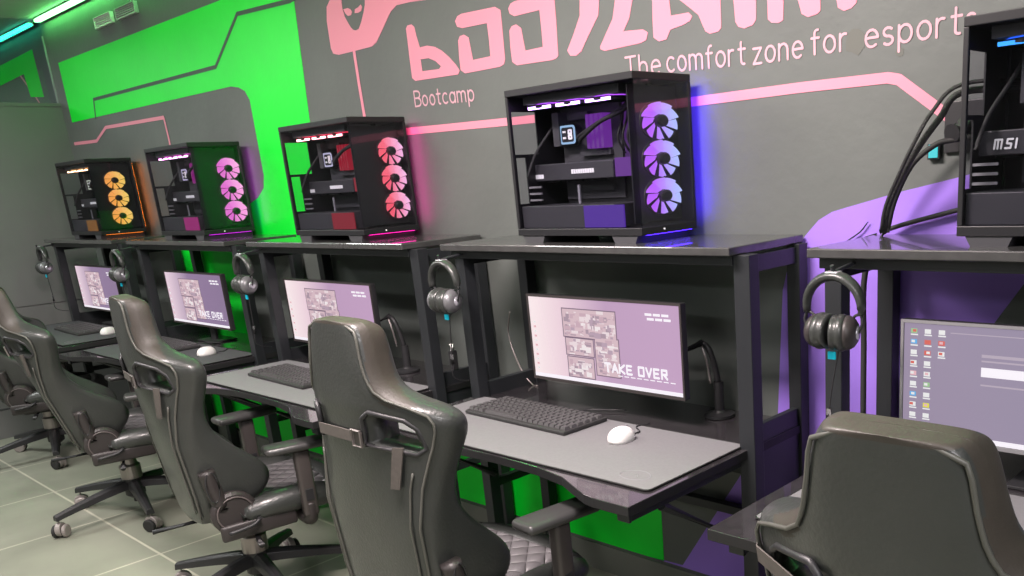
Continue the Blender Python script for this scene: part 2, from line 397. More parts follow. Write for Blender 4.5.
# thin lettering, drawn with single strokes
GL = {
 'B': (0.62, [[(0, 0), (0, 1)], [(0, 1), (0.32, 1)] + arc(0.32, 0.77, 0.23, 90, -90, 5) + [(0, 0.54)], [(0.32, 0.54)] + arc(0.34, 0.27, 0.26, 90, -90, 5) + [(0, 0)]]),
 'T': (0.66, [[(0, 1), (0.6, 1)], [(0.3, 1), (0.3, 0)]]),
 'o': (0.56, [arc(0.25, 0.33, 0.25, 0, 360, 14, 0.33)]),
 'a': (0.56, [arc(0.25, 0.33, 0.25, 0, 360, 14, 0.33), [(0.5, 0.66), (0.5, 0)]]),
 'c': (0.50, [arc(0.25, 0.33, 0.25, 50, 310, 10, 0.33)]),
 'e': (0.54, [[(0.02, 0.36), (0.49, 0.36)] + arc(0.25, 0.33, 0.25, 5, 310, 12, 0.33)]),
 't': (0.42, [[(0.15, 0.95), (0.15, 0.15)] + arc(0.27, 0.13, 0.12, 180, 290, 4), [(0, 0.66), (0.36, 0.66)]]),
 'm': (0.84, [[(0, 0), (0, 0.66)], [(0, 0.5)] + arc(0.19, 0.46, 0.19, 160, 0, 6, 0.2) + [(0.38, 0)], [(0.38, 0.46)] + arc(0.57, 0.46, 0.19, 180, 0, 6, 0.2) + [(0.76, 0)]]),
 'n': (0.54, [[(0, 0), (0, 0.66)], [(0, 0.44)] + arc(0.22, 0.42, 0.22, 170, 0, 6, 0.24) + [(0.44, 0)]]),
 'h': (0.54, [[(0, 0), (0, 1)], [(0, 0.44)] + arc(0.22, 0.42, 0.22, 170, 0, 6, 0.24) + [(0.44, 0)]]),
 'p': (0.56, [[(0, 0.66), (0, -0.32)], arc(0.25, 0.33, 0.25, 0, 360, 14, 0.33)]),
 'f': (0.42, [[(0.14, 0), (0.14, 0.78)] + arc(0.28, 0.82, 0.14, 180, 80, 4), [(0, 0.64), (0.34, 0.64)]]),
 'r': (0.38, [[(0, 0), (0, 0.66)], [(0, 0.42)] + arc(0.2, 0.42, 0.2, 170, 70, 4, 0.24)]),
 'z': (0.50, [[(0, 0.64), (0.42, 0.64), (0, 0), (0.42, 0)]]),
 's': (0.48, [arc(0.21, 0.485, 0.18, 40, 250, 7, 0.165) + arc(0.21, 0.165, 0.19, 80, -140, 7, 0.165)]),
 ' ': (0.34, []),
}
def script_text(s, x0, z0, x1, h, w, m, name, parent, y=0.0, wx=1.0, slope=0.0, xs=None):
    SPC = 0.16; total = sum(GL[c][0] + SPC for c in s); k = (x1 - x0) / (total - (0.2 if len(s) > 1 else 0.05))
    bm = BM(); x = x0
    for c in s:
        for st in GL[c][1]:
            ribbon(bm, [(x + px * k, z0 + (x + px * k - x0) * slope + pz * h) for px, pz in st], w, y, 0.0012)
        x += (GL[c][0] + SPC) * k
    return obj(name, bm, m, parent)
a0 = P2(500, 345); a1 = P2(688, 326)
script_text('Bootcamp', a0[0], a0[1] + 0.005, a1[0], 0.056, 0.0065, m_pinkl, 'pale_lettering', wall, slope=(a1[1] - a0[1]) / (a1[0] - a0[0]))
for word, u0, v0, u1, v1 in (('The', 627, 78.5, 661, 73.5), ('comfort', 668, 72, 746, 64), ('zone', 754, 64, 803, 57), ('for', 812, 54.5, 848, 50), ('esport', 866, 48, 962, 33.5), ('s', 966, 32.5, 980, 30)):
    p0, p1 = W(u0, v0), W(u1, v1)
    script_text(word, p0[0], p0[1], p1[0], 0.061, 0.0066, m_pinkl, 'pale_pink_lettering', wall, slope=(p1[1] - p0[1]) / (p1[0] - p0[0]))
# repair smudges in the wall paint
b = BM()
for (u, v, rx, rz) in ((855, 41, 0.035, 0.035), (751, 60, 0.025, 0.03), (900, 52, 0.012, 0.012)):
    cx, cz = W(u, v)
    poly_slab(b, [[(cx + rx * math.cos(a * PI / 5) * random.uniform(0.7, 1.1), cz + rz * math.sin(a * PI / 5) * random.uniform(0.7, 1.1)) for a in range(10)]], 0.0, 0.0008)
obj('paint_smudge', fix(b), mat('smudge', (0.12, 0.125, 0.11), 0.6), wall)

# ------------------------------------------------------------------ small things fixed on wall and ceiling
for k, (u0, u1, v0, v1, lb) in enumerate(((97, 115, 17, 24, 'pale slatted vent grille high on the wall, the brighter left one'), (118, 139, 8, 14, 'pale slatted vent grille high on the wall, the dimmer right one'))):
    x0 = W(u0, (v0 + v1) / 2)[0]; x1 = W(u1, (v0 + v1) / 2)[0]; zc = W((u0 + u1) / 2, (v0 + v1) / 2)[1]
    t = thing('vent_grille', lb, 'vent', (x0, -0.001, zc), group='vent grilles high on the wall')
    b = BM(); box(b, 0, x1 - x0, -0.02, 0, -0.030, -0.026); box(b, 0, x1 - x0, -0.02, 0, 0.026, 0.030); box(b, 0, 0.008, -0.02, 0, -0.026, 0.026); box(b, x1 - x0 - 0.008, x1 - x0, -0.02, 0, -0.026, 0.026)
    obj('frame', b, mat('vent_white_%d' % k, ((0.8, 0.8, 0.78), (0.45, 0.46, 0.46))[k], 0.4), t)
    b = BM()
    for i in range(5): box(b, 0.008, x1 - x0 - 0.008, -0.016, -0.004, -0.025 + i * 0.0105, -0.019 + i * 0.0105)
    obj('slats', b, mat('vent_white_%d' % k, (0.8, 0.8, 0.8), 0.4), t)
def led(name, x0, x1, y, z, col, s, label):
    t = thing(name, label, 'led strip', ((x0 + x1) / 2, y, z), group='LED strips along the ceiling edge')
    L = (x1 - x0) / 2
    b = BM(); box(b, -L, L, -0.022, 0.012, 0.004, 0.012); box(b, -L, L, 0.008, 0.012, -0.012, 0.004); obj('channel', b, m_silver, t)
    b = BM(); box(b, -L, L, -0.018, 0.004, -0.008, 0.003); obj('diffuser', b, emis(name + '_glow', col, s), t)
led('led_strip', PX + 0.06, 2.5, -0.03, CZ - 0.014, (0.16, 1.0, 0.22), 34, 'bright green LED strip where the grey wall meets the ceiling')
led('cyan_led_strip', -7.9, PX - 0.08, -0.03, CZ - 0.014, (0.0, 0.85, 0.55), 7, 'cyan LED strip beyond the glass partition at the far left')

# ------------------------------------------------------------------ furniture: gaming desks with a raised shelf
P = 1.446
HS, HD = 1.298, 0.75
def make_desk(k):
    L0 = k * P
    t = thing('gaming_desk', DESKL[k], 'desk', (L0, 0, 0), group='black metal gaming desks in a row')
    xl0, xl1, xr0, xr1 = 0.012, 0.057, 1.19, 1.24
    # raised shelf
    b = BM(); box(b, -0.015, 1.205, -0.372, -0.012, HS - 0.022, HS); obj('top_shelf', b, m_shelf, t, bevel=0.003)
    b = BM(); box(b, -0.0, 1.19, -0.34, -0.31, HS - 0.05, HS - 0.0225); obj('shelf_rail', b, m_black, t, bevel=0.002)
    for (a, c, yy) in ((xl0, xl1, -0.335), (xr0, xr1, -0.335), (xl0, xl1, -0.06), (xr0 - 0.012, xr1 - 0.02, -0.06)):
        b = BM(); box(b, a, c, yy, yy + 0.045, 0.02, HS - 0.0225 if yy < -0.1 else HS - 0.0225); box(b, a + 0.008, c - 0.008, yy + 0.006, yy + 0.039, 0.0, 0.02)
        obj('post', b, m_black, t, bevel=0.002)
    for a, c in ((xl0 + 0.008, xl1 - 0.008), (xr0 + 0.0, xr1 - 0.03)):
        for z0, z1, nm in ((HS - 0.075, HS - 0.03, 'upper_side_rail'), (0.745, 0.80, 'side_board'), (0.40, 0.43, 'lower_side_rail'), (0.50, 0.525, 'side_rail')):
            if nm == 'side_board': z0 = 0.55
            b = BM(); box(b, a, c, -0.29, -0.06, z0, z1); obj(nm, b, m_black, t, bevel=0.002)
    # table top with a waist cut into its front
    fr = [(1.215, -0.822), (1.10, -0.822), (1.06, -0.815), (1.00, -0.79), (0.92, -0.755), (0.80, -0.735), (0.62, -0.728), (0.44, -0.735), (0.32, -0.755), (0.24, -0.79), (0.18, -0.815), (0.14, -0.822), (0.0, -0.822)]
    loop = fr + [(0.0, -0.02), (1.215, -0.02)]
    loop = [(x, y) for x, y in loop]
    b = BM(); prism(b, loop, HD - 0.028, HD - 0.002, 0, 1); fix(b); obj('tabletop', b, [m_desktop, m_edge], t, bevel=0.002)
    for xx in (0.06, 1.175):
        b = BM(); box(b, xx - 0.018, xx + 0.018, -0.79, -0.335, HD - 0.055, HD - 0.029); box(b, xx - 0.02, xx + 0.02, -0.80, -0.79, HD - 0.056, HD - 0.029); obj('support_arm', b, m_black, t, bevel=0.002)
        b = BM(); tube(b, [(xx, -0.66, HD - 0.06), (xx, -0.31, 0.46)], 0.014, 8); obj('brace', b, m_black, t)
    b = BM(); box(b, 0.045, 1.16, -0.045, -0.03, 0.545, HD - 0.03); obj('modesty_panel', b, m_black, t, bevel=0.002)
    b = BM(); box(b, 0.045, 1.16, -0.055, -0.022, 0.40, 0.43); obj('rear_crossbar', b, m_black, t, bevel=0.002)
    # hook that carries the headphones
    b = BM(); tube(b, smoothp([(0.094 if k == 1 else 0.07, -0.345, HS - 0.035), (0.094 if k == 1 else 0.07, -0.40, HS - 0.04), (0.094 if k == 1 else 0.07, -0.435, HS - 0.043), (0.094 if k == 1 else 0.07, -0.445, HS - 0.028)]), 0.005, 8); obj('headphone_hook', b, m_black, t)
    return t
DESKL = {1: 'black gaming desk at the right, in front of the purple wall', 0: 'black gaming desk with the TAKE OVER monitor and full grey desk mat', -1: 'black gaming desk under the red and pink lit computer',
         -2: 'black gaming desk under the magenta lit computer', -3: 'black gaming desk farthest left, under the orange lit computer'}
for k in DESKL: make_desk(k)

# desk mats
def make_mat(k, label, m=None):
    m = m or m_pad
    t = thing('desk_mat', label, 'desk mat', (k * P, 0, HD), group='grey desk mats')
    loop = rrect(0.055, 1.19, -0.722, -0.312, 0.015)
    b = BM(); prism(b, loop, 0.0, 0.003); fix(b); obj('mat_surface', b, m, t)
    b = BM(); tube(b, [(x, y, 0.0022) for x, y in rrect(0.053, 1.192, -0.724, -0.310, 0.016)], 0.0022, 6, closed=True); obj('stitched_edge', b, m_padedge, t)
    b = BM(); tube(b, [(1.09 + 0.045 * math.cos(a * PI / 12), -0.655 + 0.032 * math.sin(a * PI / 12), 0.0028) for a in range(24)], 0.0012, 6, closed=True)
    tube(b, [(1.075, -0.665, 0.0028), (1.09, -0.645, 0.0028), (1.105, -0.665, 0.0028)], 0.0012, 6); obj('round_logo', b, mat('mat_logo', (0.19, 0.19, 0.20), 0.8), t)
    return t
make_mat(0, 'grey desk mat on the desk with the TAKE OVER monitor'); make_mat(-1, 'grey desk mat with the keyboard half hidden by the centre chair headrest')
m_pad2 = mat('dark_desk_pad_fabric', (0.055, 0.058, 0.060), 0.75, var=0.05, vscale=120)
make_mat(-2, 'dark desk mat under the second mouse from the left', m_pad2); make_mat(-3, 'dark desk mat on the farthest left desk', m_pad2); make_mat(1, 'grey desk mat behind the rightmost chair')

# ------------------------------------------------------------------ monitors
def screen_mat(kind):
    m = D.materials.new('screen_' + kind); m.use_nodes = True
    nt = m.node_tree; b = nt.nodes['Principled BSDF']
    b.inputs['Base Color'].default_value = (0.02, 0.02, 0.02, 1); b.inputs['Roughness'].default_value = 0.25
    tc = nt.nodes.new('ShaderNodeTexCoord'); sx = nt.nodes.new('ShaderNodeSeparateXYZ'); nt.links.new(tc.outputs['Object'], sx.inputs[0])
    rp = nt.nodes.new('ShaderNodeValToRGB'); nt.links.new(sx.outputs['X'], rp.inputs['Fac'])
    e = rp.color_ramp.elements
    if kind == 'wallpaper':
        e[0].position = 0.02; e[0].color = (0.95, 0.80, 0.82, 1); e[1].position = 0.66; e[1].color = (0.52, 0.33, 0.52, 1)
        q = e.new(0.16); q.color = (0.82, 0.62, 0.70, 1); q = e.new(0.38); q.color = (0.50, 0.32, 0.50, 1)
    elif kind == 'mauve':
        e[0].position = 0.02; e[0].color = (0.80, 0.62, 0.72, 1); e[1].position = 0.66; e[1].color = (0.25, 0.17, 0.30, 1)
        q = e.new(0.30); q.color = (0.28, 0.19, 0.33, 1)
    else:
        e[0].position = 0.0; e[0].color = (0.31, 0.25, 0.36, 1); e[1].position = 0.7; e[1].color = (0.27, 0.24, 0.35, 1)
    nt.links.new(rp.outputs['Color'], b.inputs['Emission Color']); b.inputs['Emission Strength'].default_value = 1.12
    return m
m_scr = screen_mat('wallpaper'); m_scr5 = screen_mat('dialog'); m_scrm = screen_mat('mauve')
m_bar = emis('taskbar_glow', (0.93, 0.88, 0.95), 1.15); m_ink = emis('collage_ink', (0.20, 0.13, 0.20), 1.0)
m_col = [emis('collage_%d' % i, c, 1.0) for i, c in enumerate(((0.62, 0.42, 0.50), (0.72, 0.52, 0.58), (0.50, 0.36, 0.46), (0.88, 0.74, 0.78), (0.42, 0.30, 0.38), (0.95, 0.86, 0.88)))]
m_ic = {n: emis('icon_' + n, c, 1.0) for n, c in dict(w=(0.9, 0.9, 0.9), r=(0.75, 0.13, 0.10), b=(0.12, 0.45, 0.85), y=(0.85, 0.80, 0.05), g=(0.35, 0.6, 0.3), p=(0.85, 0.5, 0.55)).items()}
SW, SH = 0.700, 0.270
def quad(bm, x0, x1, z0, z1, y, mi=0, sk=0.0):
    bm.faces.new([bm.verts.new(p) for p in ((x0, y, z0), (x1, y, z0 + sk), (x1, y, z1 + sk), (x0, y, z1))]).material_index = mi
def make_monitor(k, dx, zb, label, dialog=False, arm=True, scr=None, ao=(0.045, 0.09)):
    t = thing('monitor', label, 'monitor', (k * P + dx, -0.27, HD), group='lit monitors on the desks')
    z0 = zb - HD; t_ = 0.008
    b = BM()
    box(b, -t_, SW + t_, -0.002, 0.020, z0 - 0.010, z0 + SH + t_); box(b, 0.1, SW - 0.1, 0.0205, 0.045, z0 + 0.03, z0 + SH - 0.05)
    obj('housing', b, m_plastic, t, bevel=0.003)
    b = BM(); box(b, -t_, SW + t_, -0.006, -0.0021, z0 - 0.010, z0 - 0.001); box(b, -t_, SW + t_, -0.006, -0.0021, z0 + SH + 0.001, z0 + SH + t_)
    box(b, -t_, -0.001, -0.006, -0.0021, z0 - 0.001, z0 + SH + 0.001); box(b, SW + 0.001, SW + t_, -0.006, -0.0021, z0 - 0.001, z0 + SH + 0.001)
    obj('bezel', b, m_grey if dialog else m_plastic2, t)
    b = BM(); quad(b, 0, SW, z0, z0 + SH, -0.0030)
    obj('screen', b, m_scr5 if dialog else (scr or m_scr), t)
    rnd = random.Random(5)
    def px(u, v, du, dv, mi, bmm, dy=0.0): quad(bmm, u * SW, (u + du) * SW, z0 + (1 - v - dv) * SH, z0 + (1 - v) * SH, -0.0034 - dy, mi)
    if not dialog:
        b = BM(); px(0.0, 0.955, 1.0, 0.045, 0, b); obj('taskbar', b, m_bar, t)  # bright strip drawn in for the highlight along the bottom bezel
        b = BM()
        # three stacked picture panels, each a mosaic of pale shapes inside a dark outline
        for (u, v, du, dv) in ((0.245, 0.12, 0.36, 0.33), (0.255, 0.47, 0.19, 0.20), (0.46, 0.44, 0.155, 0.44), (0.26, 0.70, 0.18, 0.24)):
            px(u - 0.006, v - 0.012, du + 0.012, dv + 0.024, 6, b); px(u, v, du, dv, 1, b, 0.0002)
            n = int(du * dv * 900)
            for _ in range(n):
                w, h = rnd.uniform(0.01, 0.05), rnd.uniform(0.01, 0.07)
                uu = u + rnd.random() * (du - w); vv = v + rnd.random() * (dv - h)
                px(uu, vv, w, h, rnd.choice((0, 1, 2, 3, 3, 4, 5)), b, 0.0004 + rnd.random() * 0.0006)
        obj('picture_collage', b, m_col + [m_ink], t)
        b = BM()
        for i, c in enumerate('TAKE OVER'):
            pass
        GLc = {'T': [[(0, 1), (0.7, 1)], [(0.35, 1), (0.35, 0)]], 'A': [[(0, 0), (0.35, 1), (0.7, 0)], [(0.12, 0.35), (0.58, 0.35)]], 'K': [[(0, 0), (0, 1)], [(0.65, 1), (0, 0.45), (0.65, 0)]],
               'E': [[(0.6, 1), (0, 1), (0, 0), (0.6, 0)], [(0, 0.5), (0.5, 0.5)]], 'O': [[(0, 0), (0, 1), (0.65, 1), (0.65, 0), (0, 0)]], 'V': [[(0, 1), (0.33, 0), (0.66, 1)]],
               'R': [[(0, 0), (0, 1), (0.6, 1), (0.6, 0.5), (0, 0.5)], [(0.25, 0.5), (0.65, 0)]], ' ': []}
        x = 0.52 * SW; h = 0.026
        for c in 'TAKE OVER':
            for st in GLc[c]: ribbon(b, [(x + p[0] * 0.034, z0 + 0.192 * SH - 0.003 + p[1] * h) for p in st], 0.0075, -0.0046, 0.0004)
            x += 0.018 if c == ' ' else 0.0335
        for i in range(9): px(0.60 + i * 0.041, 0.852, 0.030, 0.012, 0, b, 0.0004)
        obj('title_text', b, m_bar, t); b = BM()
        for i in range(2):
            for j in range(3): px(0.795 + j * 0.05 + i * 0.012, 0.10 + i * 0.05, 0.042, 0.028, 0, b)
        obj('corner_text', b, m_bar, t)
        b = BM()
        for i in range(11): px(0.022, 0.30 + i * 0.058, 0.018, 0.026, i % 2, b)
        obj('desktop_icons', b, [m_ic['w'], m_ic['p']], t)
    else:
        b = BM(); ks = 'wwwbrrwrwwwwpwwgbwyw'
        cols = {'w': 0, 'r': 1, 'b': 2, 'y': 3, 'g': 4, 'p': 5}
        for i in range(9):
            for j in range(3 if i < 3 else 2):
                c = {(1, 0): 'b', (1, 1): 'r', (1, 2): 'r', (4, 0): 'p', (5, 1): 'g', (6, 0): 'b', (7, 1): 'y', (2, 1): 'r', (0, 0): 'g'}.get((i, j), 'w')
                rnd2 = random.Random(i * 7 + j)
                px(0.024 + j * 0.048, 0.045 + i * 0.094, 0.022, 0.040, cols[c], b); px(0.024 + j * 0.048 + rnd2.random() * 0.008, 0.052 + i * 0.094, 0.012, 0.022, rnd2.choice((0, 0, 5, 1)), b, 0.0003); px(0.023 + j * 0.048, 0.092 + i * 0.094, 0.026, 0.012, 0, b)
        obj('desktop_icons', b, [m_ic[c] for c in 'wrbygp'], t)
        b = BM(); px(0.265, 0.335, 0.45, 0.080, 0, b); px(0.265, 0.225, 0.30, 0.026, 1, b); px(0.265, 0.275, 0.38, 0.014, 1, b); px(0.265, 0.48, 0.34, 0.014, 1, b); px(0.16, 0.06, 0.6, 0.008, 1, b)
        px(0.0, 0.955, 1.0, 0.045, 0, b)
        obj('dialog_box', b, [m_bar, emis('dialog_text', (0.50, 0.42, 0.52), 1.0)], t)
    # gas spring arm clamped behind the right edge
    if arm:
        ax, ay = SW + ao[0], ao[1]
        b = BM(); lathe(b, [(0.05, 0.0), (0.05, 0.008), (0.022, 0.014), (0.016, 0.02), (0.016, 0.11)], Matrix.Translation((ax, ay, 0.0))); obj('arm_base', fix(b), m_plastic, t, smooth=False)
        b = BM(); tube(b, smoothp([(ax, ay, 0.10), (ax - 0.005, ay - 0.01, 0.16), (ax - 0.02, ay - 0.02, 0.215), (ax - 0.05, ay - 0.02, 0.232)]), [0.010] * 19, 10); obj('arm_segment', b, m_plastic, t, smooth=True)
        b = BM(); tube(b, smoothp([(ax - 0.008, ay - 0.03, 0.11), (ax - 0.016, ay - 0.036, 0.18), (ax - 0.034, ay - 0.036, 0.225)]), 0.004, 8); obj('arm_trim', b, m_steel, t, smooth=True)
        b = BM(); tube(b, [(ax - 0.045, ay - 0.02, 0.232), (SW - 0.10, 0.055, 0.20), (SW - 0.18, 0.046, 0.18)], 0.012, 10); obj('arm_segment', b, m_plastic, t, smooth=True)
    else:
        b = BM(); box(b, SW / 2 - 0.03, SW / 2 + 0.03, 0.045, 0.06, 0.0, z0 + 0.1); box(b, SW / 2 - 0.1, SW / 2 + 0.1, 0.0, 0.13, 0.0, 0.008); obj('stand', b, m_plastic, t, bevel=0.002)
    return t
mo = make_monitor(0, 0.302, 0.850, 'monitor showing a pale collage and TAKE OVER on the nearest full desk', ao=(0.0, 0.17)); mo.scale = (0.925, 1, 1)
make_monitor(-1, 0.085, 0.848, 'lit monitor left of the large chair headrest, on the desk under the red lit computer')
make_monitor(-2, 0.165, 0.848, 'lit monitor under the magenta lit computer, second from the left', arm=False, scr=m_scrm)
make_monitor(-3, 0.130, 0.848, 'lit monitor farthest left, under the orange lit computer', arm=False, scr=m_scrm)
make_monitor(1, 0.190, 0.848, 'monitor showing desktop icons and a white input box at the right edge', dialog=True, arm=False)

# ------------------------------------------------------------------ keyboards and mice
def make_keyboard(cx, cy, rz, label, single):
    t = thing('keyboard', label, 'keyboard', (cx, cy, HD + 0.003), rz, group='black computer keyboards')
    w, d = 0.575, 0.155
    b = BM(); box(b, -w / 2, w / 2, -d / 2, d / 2, 0.0, 0.014)
    o = obj('case', b, m_keyhi, t, bevel=0.004)
    rows = [(15, 0.0), (15, 0.0), (14, 0.004), (13, 0.010), (13, 0.018), (9, 0.0)]
    def cap(wd):
        bm = BM(); h = 0.009
        v = [bm.verts.new(p) for p in ((-wd / 2, -0.0095, 0), (wd / 2, -0.0095, 0), (wd / 2, 0.0095, 0), (-wd / 2, 0.0095, 0), (-wd / 2 + 0.003, -0.0065, h), (wd / 2 - 0.003, -0.0065, h), (wd / 2 - 0.003, 0.008, h), (-wd / 2 + 0.003, 0.008, h))]
        for f in ((0, 3, 2, 1), (4, 5, 6, 7), (0, 1, 5, 4), (1, 2, 6, 5), (2, 3, 7, 6), (3, 0, 4, 7)): bm.faces.new([v[i] for i in f])
        return bm
    proto = {}; cnt = 0; big = BM()
    for r, (n, off) in enumerate(rows):
        y = d / 2 - 0.018 - r * 0.0235
        for i in range(19):
            if r == 5 and 4 <= i <= 8: continue
            wd = 0.0255
            if r == 5 and i == 3: wd, ox = 0.17, 0.082
            else: ox = 0
            x = -w / 2 + 0.022 + i * 0.0295 + ox
            if i == 14 or (i == 18): pass
            if single and cnt < 98:
                if wd not in proto:
                    o = obj('keycap', cap(wd), m_key, t); proto[wd] = o
                else:
                    o = proto[wd].copy(); C.objects.link(o); o.parent = t
                o.location = (x, y, 0.0142); cnt += 1
            else:
                c = cap(wd); bmesh.ops.translate(c, verts=c.verts, vec=(x, y, 0.0142)); me = D.meshes.new('tmp'); c.to_mesh(me); c.free(); big.from_mesh(me); D.meshes.remove(me)
    if len(big.verts): 
        o = obj('keycap_block', big, m_key, t); o['kind'] = 'stuff'
    else: big.free()
    t.scale = (0.86, 1.18, 1)
    b = BM(); tube(b, smoothp([(0.1, d / 2, 0.006), (0.12, d / 2 + 0.05, 0.003), (0.2, d / 2 + 0.08, 0.003), (0.25, d / 2 + 0.10, 0.003)]), 0.0025, 6); obj('cable', b, m_plastic, t, smooth=True)
    return t
make_keyboard(0.432, -0.412, -0.03, 'black keyboard on the grey mat in front of the TAKE OVER monitor', True)
make_keyboard(0.435 - P + 0.05, -0.50, -0.03, 'black keyboard half hidden behind the headrest of the large chair', False)
make_keyboard(0.44 - 2 * P, -0.45, -0.03, 'keyboard behind the second chair headrest from the left', False)
make_keyboard(-3.70, -0.46, -0.03, 'black keyboard on the farthest left desk', False)
def make_mouse(x, y, label, s=1.0):
    t = thing('computer_mouse', label, 'mouse', (x, y, HD + 0.003), 0.1, group='white computer mice')
    b = BM(); bmesh.ops.create_uvsphere(b, u_segments=20, v_segments=12, radius=1.0)
    for v in b.verts:
        v.co.x = math.copysign(abs(v.co.x) ** 0.8, v.co.x) * 0.034; v.co.y = math.copysign(abs(v.co.y) ** 0.8, v.co.y) * 0.044; v.co.z = max(v.co.z, -0.25); v.co.z = (v.co.z + 0.25) * 0.033
    obj('body', b, m_white, t, smooth=True)
    b = BM(); box(b, -0.004, 0.004, 0.016, 0.030, 0.033, 0.0405); obj('scroll_wheel', b, m_grey, t, bevel=0.002)
    b = BM(); tube(b, smoothp([(0.0, 0.05, 0.006), (0.0, 0.09, 0.002), (-0.04, 0.13, 0.002), (-0.02, 0.17, 0.002)]), 0.002, 6); obj('cable', b, m_plastic, t, smooth=True)
make_mouse(0.858, -0.455, 'white computer mouse on the mat right of the nearest full keyboard')
make_mouse(-1.945, -0.445, 'white computer mouse on the desk under the magenta lit computer')
make_mouse(-3.34, -0.43, 'white computer mouse on the farthest left desk')

# ------------------------------------------------------------------ headphones
m_cup = mat('grey_cup_plastic', (0.16, 0.16, 0.17), 0.35, metal=0.3)
def make_headphones(k, x, label, y=-0.438, z=1.172):
    t = thing('headphones', label, 'headphones', (k * P + x, y, z), 0.0, group='headphones hung at the left of each desk'); t.scale = (0.84, 0.9, 0.84)
    # band: ring in the x-z plane
    band = [(0.083 * math.cos(a), 0.0, 0.083 * math.sin(a) + 0.005) for a in [math.radians(-12 + 204 * i / 20) for i in range(21)]]
    b = BM(); rr = [0.009 + 0.005 * math.sin(PI * i / 20) for i in range(21)]
    tube(b, band, rr, 10); o = obj('headband', b, m_leather, t, smooth=True); o.scale = (1, 1.5, 1)
    b = BM(); box(b, -0.02, 0.02, -0.014, 0.014, 0.083, 0.1005); obj('band_pad', b, m_silver, t, bevel=0.003)
    for s in (-1, 1):
        b = BM(); tube(b, smoothp([(s * 0.082, 0, -0.012), (s * 0.088, -0.003, -0.035), (s * 0.076, -0.004, -0.062), (s * 0.060, -0.004, -0.085)]), 0.004, 8)
        tube(b, smoothp([(s * 0.082, 0, -0.012), (s * 0.066, -0.0, -0.016), (s * 0.054, -0.0, -0.030)]), 0.004, 8); obj('yoke', b, m_plastic, t, smooth=True)
        Mx = orient((s * 0.062, -0.005, -0.062), (-s, -0.28 if s > 0 else -0.02, 0.0))
        b = BM(); lathe(b, [(0.0, -0.010), (0.026, -0.012), (0.038, -0.004), (0.046, 0.008), (0.047, 0.018), (0.040, 0.022)], Mx); o = obj('ear_cup', fix(b), m_plastic2 if k == 1 else m_cup, t, smooth=True)
        b = BM(); lathe(b, [(0.030, 0.016), (0.046, 0.018), (0.051, 0.026), (0.050, 0.036), (0.044, 0.042), (0.049, 0.048), (0.046, 0.056), (0.034, 0.058), (0.026, 0.050)], Mx); obj('ear_cushion', fix(b), m_leather, t, smooth=True)
        b = BM(); lathe(b, [(0.0, -0.016), (0.018, -0.0155), (0.0195, -0.013), (0.019, -0.010)], Mx); obj('badge', fix(b), m_silver, t, smooth=True)
    b = BM(); tube(b, smoothp([(0.02, -0.005, -0.105), (0.012, -0.006, -0.15), (-0.005, 0.0, -0.22), (-0.018, 0.004, -0.30), (-0.022, 0.0, -0.37), (-0.03, 0.03, -0.40), (-0.05, 0.09, -0.418)]), 0.0022, 6); cb = obj('cable', b, m_plastic, t, smooth=True)
    b = BM(); tube(b, [(-0.0165, 0.004, -0.285), (-0.020, 0.0035, -0.325)], 0.008, 8); obj('inline_remote', b, m_plastic, cb, smooth=True)
    b = BM(); box(b, -0.020, 0.004, 0.066, 0.069, -0.150, -0.128) if False else box(b, -0.012, 0.012, -0.012, -0.006, -0.139, -0.117)
    o = obj('cable_tag', b, m_cyan, cb, bevel=0.002); o['label'] = 'small cyan tag on the cable'
make_headphones(1, 0.094, 'black headphones on the post in front of the purple wall')
make_headphones(0, 0.078, 'headphones left of the TAKE OVER monitor, with silver ear cup')
make_headphones(-1, 0.062, 'headphones beside the green wall, third pair from the left')
make_headphones(-2, -0.0, 'headphones between the two farthest left monitors')
make_headphones(-3, 0.13, 'headphones farthest left, hanging against the grey partition', z=1.18)

